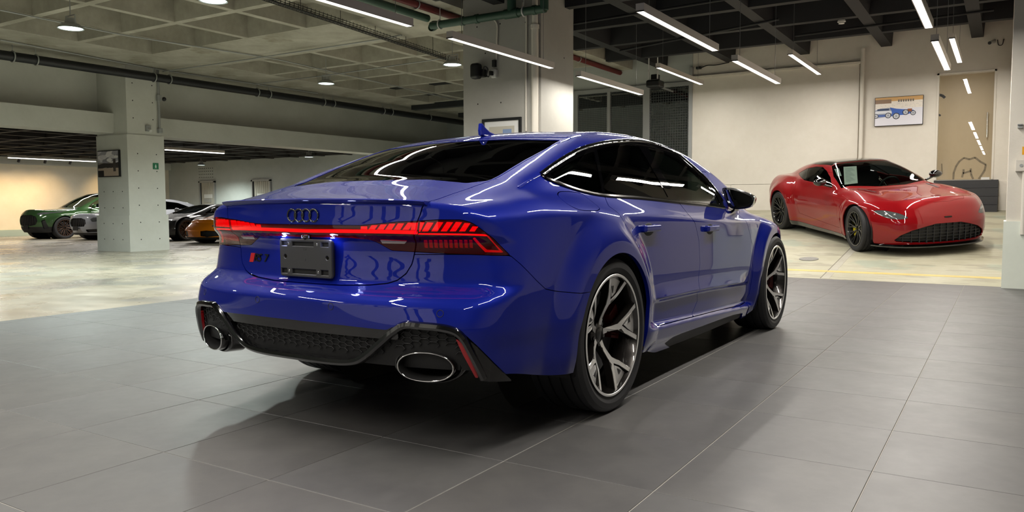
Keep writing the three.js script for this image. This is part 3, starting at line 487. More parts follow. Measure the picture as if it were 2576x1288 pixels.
{ // services on the big column
  const U = 7.30, at = (x, y, o = 0) => { const p = roomHit(x, y, 0, U); return [p[1], p[2], -U + o]; };
  const sp1 = thing('wall_speaker', 'small black loudspeaker on the big column', 'loudspeaker', at(1209, 182, 0.11)); mesh('cabinet', rbox(0.17, 0.25, 0.15, 0.05, 0, 0, 0.02, 3), M.blackPlastic, sp1); mesh('wall_bracket', rbox(0.09, 0.12, 0.11, 0.01, 0.08, -0.03, -0.055), M.blackPlastic, sp1);
  const ob = thing('socket_box', 'white socket box with plugs beside the loudspeaker', 'socket', at(1246, 186, 0.03)); mesh('box', rbox(0.09, 0.13, 0.06, 0.008), M.whitePlastic, ob); mesh('plug', rbox(0.05, 0.07, 0.07, 0.01, -0.02, 0.0, 0.06), M.blackPlastic, ob); mesh('adapter', rbox(0.06, 0.11, 0.06, 0.01, 0.0, 0.16, 0.0), M.blackPlastic, ob);
  tagged('speaker_cable', tube([at(1224, 188, 0.10), at(1228, 170, 0.11), at(1236, 176, 0.1), at(1232, 190, 0.1), at(1239, 196, 0.12), at(1243, 190, 0.135)], 0.009, 6, 40), M.cable, 'looped black cable between loudspeaker and socket', 'cable');
  tagged('conduit', tube([at(1251, 150, 0.02), at(1252, 100, 0.02), at(1253, 70, 0.02), at(1250, 56, 0.025), at(1243, 48, 0.05)], 0.014, 8, 40), M.wall, 'painted flexible conduit curving up from the socket box', 'conduit');
  tagged('conduit', tube([at(1325, 330, 0.018), at(1325, 200, 0.018), at(1326, 60, 0.018), at(1324, 40, 0.03), at(1319, 28, 0.05), at(1320, 8, 0.05)], 0.016, 8, 60), M.wall, 'slim painted conduit up the big column front', 'conduit');
  tagged('downpipe', merge([rod(at(1350, 420, 0.05), at(1350, 62, 0.05), 0.055, 20), rod(at(1350, 74, 0.05), at(1350, 64, 0.05), 0.066, 20), rod(at(1350, 64, 0.05), [at(1350, 64)[0], 4.25, -U + 0.05], 0.045, 20)]), M.wall, 'painted downpipe at the big column corner', 'pipe');
  // framed print half hidden by the car roof
  const f = thing('framed_print', 'black framed print with white mat low on big column', 'picture', at(1263, 345, 0)); const w = 0.74, h = 0.6;
  mesh('frame', extr(rrect(-w / 2, w / 2, -h / 2, h / 2, 0.004), 0.03, 0.002, [rrect(-w / 2 + 0.045, w / 2 - 0.045, -h / 2 + 0.045, h / 2 - 0.045, 0.003)]), M.blackPlastic, f);
  mesh('mat', new THREE.PlaneGeometry(w - 0.08, h - 0.08).translate(0, 0, 0.012), new THREE.MeshStandardMaterial({ color: 0xd8d8d6, roughness: 0.6 }), f);
  mesh('print', new THREE.PlaneGeometry(w - 0.26, h - 0.26).translate(0.0, 0, 0.014), new THREE.MeshStandardMaterial({ map: canvasTex(128, 96, (g) => { g.fillStyle = '#b8b3a6'; g.fillRect(0, 0, 128, 96); g.fillStyle = '#7f94b8'; g.fillRect(70, 14, 44, 30); g.fillStyle = '#8f9aa6'; g.fillRect(20, 50, 60, 30); }), roughness: 0.4 }), f, 'small pale drawing');
}
{ // pipes under the ceilings
  const g = thing('green_pipe', 'green drain pipe with elbows crossing the big column', 'pipe'); const y = 3.92, U = 7.12, x0 = hitU(1085, 62, U)[0], x1 = hitU(1372, 20, U)[0];
  mesh('main_run', rod([x0, y, -U], [x1, y, -U], 0.062, 20), M.pipeGreen, g); mesh('elbow', new THREE.TorusGeometry(0.11, 0.068, 12, 20, Math.PI / 2).rotateY(Math.PI / 2).rotateX(-Math.PI / 2).translate(x0, y + 0.09, -U + 0.0), M.pipeGreen, g);
  mesh('feed_run', rod([x0, y + 0.10, -U + 0.1], [x0 - 0.02, y + 0.10, 2.0], 0.06, 20), M.pipeGreen, g);
  const xt = hitU(1287, 30, U)[0]; mesh('tee', merge([rod([xt, y - 0.02, -U], [xt, 4.3, -U], 0.07, 20), rod([xt - 0.12, y, -U], [xt + 0.12, y, -U], 0.074, 20)]), M.pipeGreen, g);
  for (const x of [1163, 1200, 1345]) { const q = hitU(x, 40, U)[0]; mesh('pipe_collar', rod([q - 0.03, y, -U], [q + 0.03, y, -U], 0.072, 20), M.pipeGreen, g); } mesh('pipe_end', rod([x1 - 0.02, y - 0.02, -U], [x1 - 0.02, 4.25, -U], 0.066, 20), M.pipeGreen, g);
  for (const x of [1107, 1318]) { const q = hitU(x, 50, U)[0]; mesh('pipe_hanger', merge([new THREE.TorusGeometry(0.07, 0.012, 6, 20).rotateY(Math.PI / 2).translate(q, y, -U), rod([q, y + 0.07, -U], [q, 4.5, -U], 0.006, 6)]), M.whitePlastic, g); }
  const rp = thing('red_pipe', 'dark red sprinkler pipe running under the slab edge', 'pipe'); mesh('main_run', rod([-5.5, 4.142, 1], [-5.5, 4.142, -21], 0.055, 16), M.pipeRed, rp);
  for (const z of [-2, -5.2, -6.6, -10.5, -12.2, -15]) mesh('pipe_hanger', merge([new THREE.TorusGeometry(0.066, 0.01, 6, 20).translate(-5.5, 4.142, z), rod([-5.5, 4.17, z], [-5.5, 4.25, z], 0.006, 6)]), M.metalGrey, rp);
  const bp = thing('black_pipe', 'long black pipe hung before the beam wall and left column', 'pipe'); mesh('main_run', rod([-14.45, 3.96, 9], [-14.45, 3.96, -21.2], 0.095, 20), M.pipeBlack, bp);
  for (const z of [-1.0, -4.9, -5.35, -8.0, -8.4, -11, -11.4, -13.4, -13.8, -16, -16.4, -18.4]) mesh('pipe_hanger', merge([new THREE.TorusGeometry(0.107, 0.014, 6, 24).translate(-14.45, 3.96, z), rod([-14.45, 4.06, z], [-14.45, 4.21, z], 0.008, 6)]), M.metalGrey, bp);
  // surface conduits on the bare slab
  const cs = (list, lab) => tagged('conduit', tube(list, 0.014, 6, list.length * 12, false, 0.1), M.metalGrey, lab, 'conduit');
  cs([hitY(0, 25, 4.17), hitY(310, 88, 4.17), hitY(700, 150, 4.17), hitY(1150, 252, 4.17)], 'long ceiling conduit feeding the high bay lights');
  cs([hitY(0, 100, 4.17), hitY(400, 175, 4.17), hitY(800, 235, 4.17)], 'ceiling conduit parallel to the black pipe');
  cs([hitY(410, 180, 4.13), hitY(620, 150, 4.13), hitY(960, 98, 4.13), hitY(1010, 88, 4.13)], 'ceiling conduit crossing under the solid strip');
  cs([hitY(640, 212, 4.13), hitY(820, 190, 4.13), hitY(1150, 142, 4.13)], 'ceiling conduit crossing towards the far high bay light');
  // wire basket tray
  const t = thing('cable_tray', 'wire basket cable tray under the concrete slab', 'cable tray'); const a = hitY(640, -10, 4.02), b = hitY(1150, 158, 4.02), gs = []; for (const o of [-0.05, 0.05]) gs.push(rod([a[0] + o, a[1], a[2]], [b[0] + o, b[1], b[2]], 0.008, 5)); for (const o of [-0.05, 0.05]) gs.push(rod([a[0] + o, a[1] + 0.07, a[2]], [b[0] + o, b[1] + 0.07, b[2]], 0.006, 5)); for (let i = 0; i <= 60; i++) { const q = [0, 1, 2].map(k => lerp(a[k], b[k], i / 60)); gs.push(tube([[q[0] - 0.05, q[1] + 0.09, q[2]], [q[0] - 0.05, q[1], q[2]], [q[0] + 0.05, q[1], q[2]], [q[0] + 0.05, q[1] + 0.09, q[2]]], 0.005, 4, 6)); }
  mesh('basket', merge(gs), M.cable, t); mesh('cables', merge([-0.02, 0.01, 0.03].map(o => rod([a[0] + o, a[1] + 0.012, a[2]], [b[0] + o, b[1] + 0.012, b[2]], 0.010, 6))), M.cable, t);
  for (let i = 1; i < 6; i++) { const q = [0, 1, 2].map(k => lerp(a[k], b[k], i / 6)); mesh('tray_hanger', rod(q, [q[0], 4.62, q[2]], 0.005, 5), M.cable, t); }
  // black services under the black ceiling
  const lines = [[1560, 128, 1960, 48], [1443, 60, 1900, -14], [2000, 90, 2500, 25]];
  for (const [i, [x0, y0, x1, y1]] of lines.entries()) tagged('black_conduit', rod(hitY(x0, y0, 4.12), hitY(x1, y1, 4.12), 0.022, 8), M.blackCeil, ['black conduit under the black ceiling near the mesh screen', 'black conduit under the black ceiling near the big column', 'black conduit under the black ceiling above the ramp'][i], 'conduit', 'black ceiling conduits');
  const det = thing('smoke_detector', 'white round smoke detector on the black ceiling', 'smoke detector', (() => { const p = hitY(2117, 55, 4.12); return [p[0], 4.148, p[2]]; })()); mesh('base', new THREE.CylinderGeometry(0.06, 0.07, 0.03, 24).translate(0, -0.015, 0), M.whitePlastic, det); mesh('sensor', new THREE.CylinderGeometry(0.035, 0.05, 0.03, 24).translate(0, -0.045, 0), M.whitePlastic, det);
}
{ // right wall: conduit, camera; white pier fittings
  tagged('wall_conduit', merge([rod([-0.06, rampY(WALLU) - 0.03, -WALLU + 0.075], [-0.06, 4.14, -WALLU + 0.075], 0.04, 14)]), M.wall, 'painted vertical pipe on the wall beside the panel', 'pipe');
  const c = thing('wall_camera', 'white security camera high on the right wall', 'camera', [...hitU(2500, 104, WALLU).slice(0, 2), -WALLU]); mesh('camera_body', rod([0, -0.02, 0.05], [-0.06, -0.06, 0.22], 0.035, 16), M.whitePlastic, c); mesh('camera_bracket', rod([0.02, 0.02, 0], [0, -0.02, 0.06], 0.02, 10), M.whitePlastic, c); mesh('camera_lens', rod([-0.06, -0.06, 0.22], [-0.064, -0.063, 0.232], 0.03, 16), M.blackPlastic, c);
  tagged('camera_cable', tube([[0.06, 0.02, 0.02], [0.08, -0.08, 0.03], [0.14, -0.08, 0.03], [0.16, 0.02, 0.02]].map(p => [p[0] + hitU(2500, 104, WALLU)[0], p[1] + hitU(2500, 104, WALLU)[1], p[2] - WALLU]), 0.008, 6, 24), M.cable, 'black cable loop beside the security camera', 'cable');
  const s = thing('lamp_cable_box', 'black cable fitting at the wall panel top corner', 'cable fitting', [...hitU(1760, 172, WALLU).slice(0, 2), -WALLU + 0.06]); mesh('box', rbox(0.12, 0.06, 0.08, 0.015), M.blackPlastic, s); mesh('cable_tail', tube([[0.06, 0, 0], [0.2, 0.04, 0], [0.4, 0.03, 0], [0.7, 0.06, 0]], 0.012, 6, 24), M.cable, s);
  const U = 7.29, at = (x, y, o = 0) => { const p = roomHit(x, y, 0, U); return [p[1], p[2], -U + o]; };
  const e = thing('junction_box', 'grey metal junction box on the white pier', 'junction box', at(2569, 417, 0)); mesh('box', rbox(0.17, 0.13, 0.08, 0.006, 0.03, 0, 0.04), M.wall, e); mesh('cover_screw', rod([0.0, 0.0, 0.08], [0.0, 0, 0.084], 0.018, 16), M.metalGrey, e); mesh('conduit_stub', rod([0.04, -0.06, 0.04], [0.04, -0.78, 0.04], 0.028, 14), M.wall, e); mesh('conduit_stub', rod([0.06, 0.06, 0.04], [0.06, 0.5, 0.04], 0.024, 14), M.wall, e);
  const k = tagged('warning_sticker', boxB(-0.03, 0.03, -0.045, 0.045, 0, 0.002), new THREE.MeshStandardMaterial({ color: 0xd89c14, roughness: 0.5 }), 'yellow warning sticker on the white pier', 'sticker'); k.position.set(...at(2574, 379, 0.001)); k.position.x += 0.02;
  const b = thing('pipe_clip', 'grey pipe clip on the white pier', 'clip', at(2573, 317, 0)); mesh('clip_plate', merge([boxB(-0.05, 0.0, 0.012, 0.022, 0, 0.05), boxB(-0.05, 0.0, -0.022, -0.012, 0, 0.05), boxB(-0.05, 0.0, -0.022, 0.022, 0, 0.006)]), M.metalGrey, b); 
}
{ // left column: picture, exit sign, conduit and camera
  const p = thing('framed_photograph', 'framed sepia landscape photograph on the left column', 'picture', [-15.36, 1.955, -7.408]); mesh('frame', rbox(0.86, 0.62, 0.05, 0.006, 0, 0, 0.025), M.blackPlastic, p);
  const r = rng(3), tex = canvasTex(320, 220, (g, W, H) => { for (let y = 0; y < H; y++) { const t = y / H; g.fillStyle = t < 0.45 ? '#b5b1b8' : '#857b76'; g.fillRect(0, y, W, 1); } for (let i = 0; i < 70; i++) { const x = r() * W, y = r() * 90, q = 10 + r() * 26; g.fillStyle = ['#e2dddd', '#a09ca4', '#cfcacd', '#8f8b93'][i % 4]; g.beginPath(); g.ellipse(x, y, q * 1.6, q * 0.6, 0, 0, 7); g.fill(); } g.fillStyle = '#3a3534'; g.beginPath(); g.moveTo(0, 120); g.lineTo(90, 104); g.lineTo(230, 112); g.lineTo(320, 100); g.lineTo(320, 150); g.lineTo(0, 150); g.fill(); g.fillStyle = '#ad9a8a'; g.fillRect(0, 150, W, 70); g.fillStyle = '#c9bfb4'; for (let i = 0; i < 10; i++) g.fillRect(80 + i * 20, 142 + r() * 10, 10, 5); g.fillStyle = '#4a4340'; g.fillRect(240, 70, 40, 110); g.fillStyle = '#2c2827'; g.fillRect(0, 170, 90, 50); });
  mesh('photograph', new THREE.PlaneGeometry(0.82, 0.58).translate(0, 0, 0.0512), new THREE.MeshStandardMaterial({ map: tex, roughness: 0.4 }), p, 'sepia print of clouds over a town');
  const sg = tagged('exit_sign', rbox(0.15, 0.15, 0.006, 0.003).rotateY(Math.PI / 2), new THREE.MeshStandardMaterial({ color: 0x0e6b45, roughness: 0.5 }), 'small green pedestrian route sign on the left column', 'sign'); sg.position.set(-14.655, 1.905, -8.11);
  const tx = canvasTex(128, 128, (g) => { g.fillStyle = '#0e6b45'; g.fillRect(0, 0, 128, 128); g.fillStyle = '#e8f2ea'; g.beginPath(); g.arc(64, 34, 9, 0, 7); g.fill(); g.lineWidth = 11; g.strokeStyle = '#e8f2ea'; g.lineCap = 'round'; for (const l of [[64, 46, 62, 76], [62, 52, 46, 70], [64, 52, 80, 68], [62, 76, 50, 106], [62, 76, 78, 104]]) { g.beginPath(); g.moveTo(l[0], l[1]); g.lineTo(l[2], l[3]); g.stroke(); } });
  mesh('pictogram', new THREE.PlaneGeometry(0.14, 0.14).rotateY(Math.PI / 2).translate(0.0042, 0, 0), new THREE.MeshStandardMaterial({ map: tx, roughness: 0.5 }), sg, 'white walking figure');
  tagged('conduit', merge([rod([-14.65, 2.72, -8.24], [-14.65, 4.19, -8.24], 0.028, 10), rbox(0.09, 0.12, 0.1, 0.01, -14.64, 2.75, -8.24), rbox(0.08, 0.14, 0.1, 0.01, -14.64, 3.52, -8.24)]), M.metalGrey, 'grey conduit with boxes on the left column', 'conduit');
  const cam = thing('dome_camera', 'small black camera on the left column conduit', 'camera', [-14.57, 3.50, -8.33]); mesh('camera_body', new THREE.SphereGeometry(0.05, 16, 12), M.blackPlastic, cam); mesh('camera_arm', rod([0, 0, 0], [-0.03, 0.01, 0.045], 0.02), M.whitePlastic, cam);
  const fl = thing('wall_spot', 'small grey wall spot low on the left column shaft', 'wall light', [-14.66, 2.78, -7.95]); mesh('spot_base', rbox(0.06, 0.14, 0.12, 0.01), M.metalGrey, fl); mesh('spot_head', rod([0.03, -0.02, 0], [0.1, -0.06, 0], 0.035, 12), M.whitePlastic, fl);
  const rx = tagged('router_box', rbox(0.03, 0.2, 0.08, 0.01), M.whitePlastic, 'small white box on the beam beside the left column', 'box'); rx.position.set(-15.19, 2.95, -8.55);
}
{ // doors in the far end wall
  for (const [i, [v0, v1]] of [[-29.95, -28.95], [-26.25, -25.15]].entries()) {
    const d = struct('door_' + (i + 2), null), z = -20.7; const grey = new THREE.MeshStandardMaterial({ color: 0xa9a59a, roughness: 0.6 });
    mesh('door_frame', merge([boxB(v0 - 0.09, v0, -0.3, 2.09, z, z + 0.08), boxB(v1, v1 + 0.09, -0.3, 2.09, z, z + 0.08), boxB(v0 - 0.09, v1 + 0.09, 2.03, 2.11, z, z + 0.08)]), M.metalGrey, d);
    const n = 8; for (let k = 0; k < n; k++) { const a = lerp(v0 + 0.1, v1, k / n); mesh('plank', boxB(a + 0.01, a + (v1 - v0 - 0.1) / n - 0.01, -0.28, 2.02, z, z + 0.05), grey, d); }
    mesh('door_gap', boxB(v0, v0 + 0.1, -0.28, 2.02, z, z + 0.02), M.blackPlastic, d); mesh('door_sign', boxB(v0 + 0.3, v1 - 0.12, 1.30, 1.48, z, z + 0.065), M.whitePlastic, d); mesh('lock_box', boxB(v0 + 0.3, v1 - 0.2, 1.10, 1.26, z, z + 0.08), M.metalGrey, d);
  }
  const g = tagged('vent_holes', dots([0, 1, 2, 3].flatMap(r => [0, 1, 2, 3, 4, 5, 6, 7].map(c => [[-30.05 + c * 0.14, 2.28 + r * 0.14, -20.72], [-30.05 + c * 0.14, 2.28 + r * 0.14, -20.695]])), 0.022), M.hole, 'grid of small vent holes above the panelled door', 'vent'); g.userData.kind = 'stuff';
}
// ---------------------------------------------------------------- wheels (axle along x, outer face towards +x, hub at the origin)
const tyreMat = new THREE.MeshStandardMaterial({ color: 0x17171a, roughness: 0.62 });
const aluMat = new THREE.MeshPhysicalMaterial({ color: 0xf1f0ee, metalness: 0.75, roughness: 0.34, clearcoat: 0.5 });
const darkRim = new THREE.MeshPhysicalMaterial({ color: 0x2a2725, metalness: 0.75, roughness: 0.22, clearcoat: 1 });
const blackRim = new THREE.MeshPhysicalMaterial({ color: 0x0d0d0e, metalness: 0.4, roughness: 0.3, clearcoat: 0.8 });
const discMat = new THREE.MeshStandardMaterial({ color: 0x55565a, metalness: 0.8, roughness: 0.45 });
const turned = (prof, seg = 72) => { const g = new THREE.LatheGeometry(prof.map(p => new THREE.Vector2(p[1], p[0])), seg); return g.rotateZ(-Math.PI / 2); }; // [x, radius] pairs turned about x
function tyreGeo(R, r, w, grooves = 4) {
  const h = w / 2, s = R - r, p = [];
  p.push([-h * 0.86, r - 0.012], [-h * 0.93, r + 0.012], [-h, r + s * 0.42], [-h * 0.985, r + s * 0.75], [-h * 0.94, R - 0.010], [-h * 0.86, R - 0.002]);
  for (let i = 0; i < grooves; i++) { const x = lerp(-0.62, 0.62, i / Math.max(1, grooves - 1)) * h; p.push([x - 0.006, R], [x - 0.005, R - 0.008], [x + 0.005, R - 0.008], [x + 0.006, R]); }
  p.push([h * 0.86, R - 0.002], [h * 0.94, R - 0.010], [h * 0.985, r + s * 0.75], [h, r + s * 0.42], [h * 0.93, r + 0.012], [h * 0.86, r - 0.012]);
  return toCreasedNormals(turned(p, 96), 0.5);
}
function bendRadial(g, f) { // g drawn in x (tangent), y (radius), z (towards outside) -> x outside
  const p = g.attributes.position; for (let i = 0; i < p.count; i++) { const x = p.getX(i), y = p.getY(i), z = p.getZ(i); const r = Math.hypot(x, y); p.setXYZ(i, f(r) + z, y, x); } g.computeVertexNormals(); return g;
}
const dense = (pts, d = 0.012) => { const o = []; for (let i = 0; i < pts.length; i++) { const a = pts[i], b = pts[(i + 1) % pts.length], n = Math.max(1, Math.ceil(Math.hypot(b[0] - a[0], b[1] - a[1]) / d)); for (let k = 0; k < n; k++) o.push([lerp(a[0], b[0], k / n), lerp(a[1], b[1], k / n)]); } return o; };
function ySpokeGeos(r) { // one Y-shaped spoke of a five-spoke rim of radius r
  const k = r / 0.285, S = (pts) => pts.map(p => [p[0] * k, p[1] * k]);
  const out = dense(S([[-0.016, 0.040], [0.016, 0.040], [0.014, 0.10], [0.017, 0.140], [0.040, 0.172], [0.098, 0.2575], [0.074, 0.2675], [0.026, 0.196], [0, 0.168], [-0.026, 0.196], [-0.074, 0.2675], [-0.098, 0.2575], [-0.040, 0.172], [-0.017, 0.140], [-0.014, 0.10]]));
  const inset = sp([[0, -0.082], [0.06 * k, -0.078], [0.12 * k, -0.058], [0.19 * k, -0.026], [0.27 * k, -0.004]]);
  const body = bendRadial(extr(out, 0.036, 0.002).translate(0, 0, -0.038), inset);
  const face = bendRadial(new THREE.ShapeGeometry(new THREE.Shape(insetPoly(out, 0.0022).map(p => new THREE.Vector2(...p)))), (q) => inset(q) + 0.0012);
  const web = bendRadial(extr(dense(S([[0, 0.178], [0.024, 0.203], [0.066, 0.268], [0, 0.276], [-0.066, 0.268], [-0.024, 0.203]])), 0.006, 0), (q) => inset(q) - lerp(0.006, 0.022, sstep(0.18 * k, 0.27 * k, q)));
  const holeA = bendRadial(extr(dense(S([[0.004, 0.196], [0.014, 0.206], [0.030, 0.228], [0.004, 0.232]])), 0.003, 0), (q) => inset(q) - lerp(0.001, 0.0165, sstep(0.18 * k, 0.27 * k, q)));
  return { body, face, web, holeA };
}
function thinSpokeGeos(r, n, fork) { // slim spokes for the other cars
  const k = r / 0.26, S = (pts) => pts.map(p => [p[0] * k, p[1] * k]);
  const out = fork
    ? dense(S([[-0.010, 0.04], [0.010, 0.04], [0.011, 0.11], [0.040, 0.25], [0.026, 0.252], [0, 0.135], [-0.026, 0.252], [-0.040, 0.25], [-0.011, 0.11]]), 0.02)
    : dense(S([[-0.012, 0.04], [0.012, 0.04], [0.008, 0.14], [0.013, 0.252], [-0.013, 0.252], [-0.008, 0.14]]), 0.02);
  const inset = sp([[0, -0.05], [0.08 * k, -0.045], [0.26 * k, -0.004]]);
  return bendRadial(extr(out, 0.022, 0.002).translate(0, 0, -0.024), inset);
}
const wheelCache = {};
function addWheel(parent, o) { // o: side (+1 right, -1 left), pos, R, r, w, kind, steer, caliper colour
  const key = [o.R, o.r, o.w, o.kind].join();
  const c = wheelCache[key] || (wheelCache[key] = (() => {
    const { R, r, w } = o, x0 = w / 2;
    const c = { tyre: tyreGeo(R, r, w), barrel: toCreasedNormals(turned([[x0 * 0.90, r + 0.004], [x0 * 0.955, r + 0.004], [x0 * 0.965, r - 0.002], [x0 * 0.955, r - 0.012], [x0 * 0.80, r - 0.020], [x0 * 0.3, r - 0.032], [-x0 * 0.5, r - 0.036], [-x0 * 0.9, r - 0.012], [-x0 * 0.9, r + 0.004]], 96), 0.7),
      disc: merge([turned([[-0.012, 0.06], [-0.012, r * 0.74], [0.012, r * 0.74], [0.012, 0.06]], 48)]), hub: merge([turned([[-0.13, 0.070], [-0.092, 0.066], [-0.080, 0.050], [-0.079, 0]], 40)]), cap: turned([[-0.080, 0.031], [-0.075, 0.030], [-0.073, 0]], 32) };
    const cal = []; const rC = r * 0.62; for (let i = 0; i <= 10; i++) { const a = lerp(-0.42, 0.42, i / 10); cal.push(a); }
    c.caliper = merge(cal.slice(0, -1).map((a, i) => { const b = cal[i + 1], m = (a + b) / 2; return new THREE.BoxGeometry(0.10, r * 0.30, (b - a) * rC * 1.25).translate(0, rC, 0).rotateX(m); }));
    c.bolt = new THREE.CylinderGeometry(0.010, 0.010, 0.02, 6).rotateZ(Math.PI / 2).translate(-0.088, 0.052, 0);
    if (o.kind === 'y') c.y = ySpokeGeos(r); else c.thin = thinSpokeGeos(r, o.n || 10, o.kind === 'fork');
    return c;
  })());
  const x0 = o.w / 2;
  const wheel = mesh('wheel', c.barrel, o.kind === 'y' ? darkRim : o.rimMat || blackRim, parent); // the rim barrel carries the rest
  wheel.position.set(...o.pos); wheel.rotation.y = (o.side < 0 ? Math.PI : 0) + (o.steer || 0); if (o.tilt) wheel.rotation.x = 0;
  const tyre = mesh('tyre', c.tyre, tyreMat, wheel, 'black low-profile tyre');
  if (o.kind === 'y') { // raised sidewall lettering
    if (!c.text) { const gs = [], put = (str, a0, size, gap) => { let a = a0; for (const ch of str) { if (ch !== ' ') { const g = new TextGeometry(ch, { font: fontB, size, depth: 0.0012, curveSegments: 2 }); g.computeBoundingBox(); const w = g.boundingBox.max.x; g.translate(-w / 2, 0, 0).rotateY(Math.PI / 2).translate(o.w / 2 - 0.0045, o.r + 0.026, 0).rotateX(-a); gs.push(g); } a += gap; } }; put('285/30 ZR22', -1.35, 0.018, 0.055); put('P ZERO', 2.75, 0.022, 0.075); put('P ZERO', -0.35, 0.022, 0.075); c.text = merge(gs); }
    mesh('lettering', c.text, new THREE.MeshStandardMaterial({ color: 0x2a2a2c, roughness: 0.5 }), wheel, 'raised sidewall lettering');
  }
  const spin = o.spin || 0, n = o.kind === 'y' ? 5 : (o.n || 10);
  for (let i = 0; i < n; i++) {
    const a = spin + i / n * 2 * Math.PI;
    if (o.kind === 'y') {
      for (const [nm, g, mt] of [['spoke', c.y.body, darkRim], ['spoke_face', c.y.face, aluMat], ['spoke_web', c.y.web, aluMat], ['spoke_pocket', c.y.holeA, blackRim]]) { const s = mesh(nm, g, mt, wheel); s.position.x = x0 * 0.95; s.rotation.x = a; }
    } else { const s = mesh('spoke', c.thin, o.rimMat || blackRim, wheel); s.position.x = x0 * 0.95; s.rotation.x = a; }
  }
  if (o.kind === 'y') { const g = toCreasedNormals(turned([[x0 * 0.955, o.r + 0.003], [x0 * 0.972, o.r + 0.001], [x0 * 0.968, o.r - 0.008], [x0 * 0.93, o.r - 0.012]], 96), 0.7); mesh('rim_lip', g, aluMat, wheel); }
  const hub = mesh('hub', c.hub, o.kind === 'y' ? darkRim : o.rimMat || blackRim, wheel); hub.position.x = x0 * 0.95;
  const cap = mesh('hub_cap', c.cap, blackRim, wheel); cap.position.x = x0 * 0.95;
  if (o.kind === 'y') for (let i = 0; i < 5; i++) { const q = mesh('wheel_bolt', c.bolt, darkRim, wheel); q.position.x = x0 * 0.95; q.rotation.x = i * 1.2566 + 0.63; }
  const disc = mesh('brake_disc', c.disc, discMat, wheel); disc.position.x = x0 * 0.05;
  const cal = mesh('brake_caliper', c.caliper, o.calMat, wheel); cal.position.x = x0 * 0.05; cal.rotation.x = o.calAng || 0;
  return wheel;
}
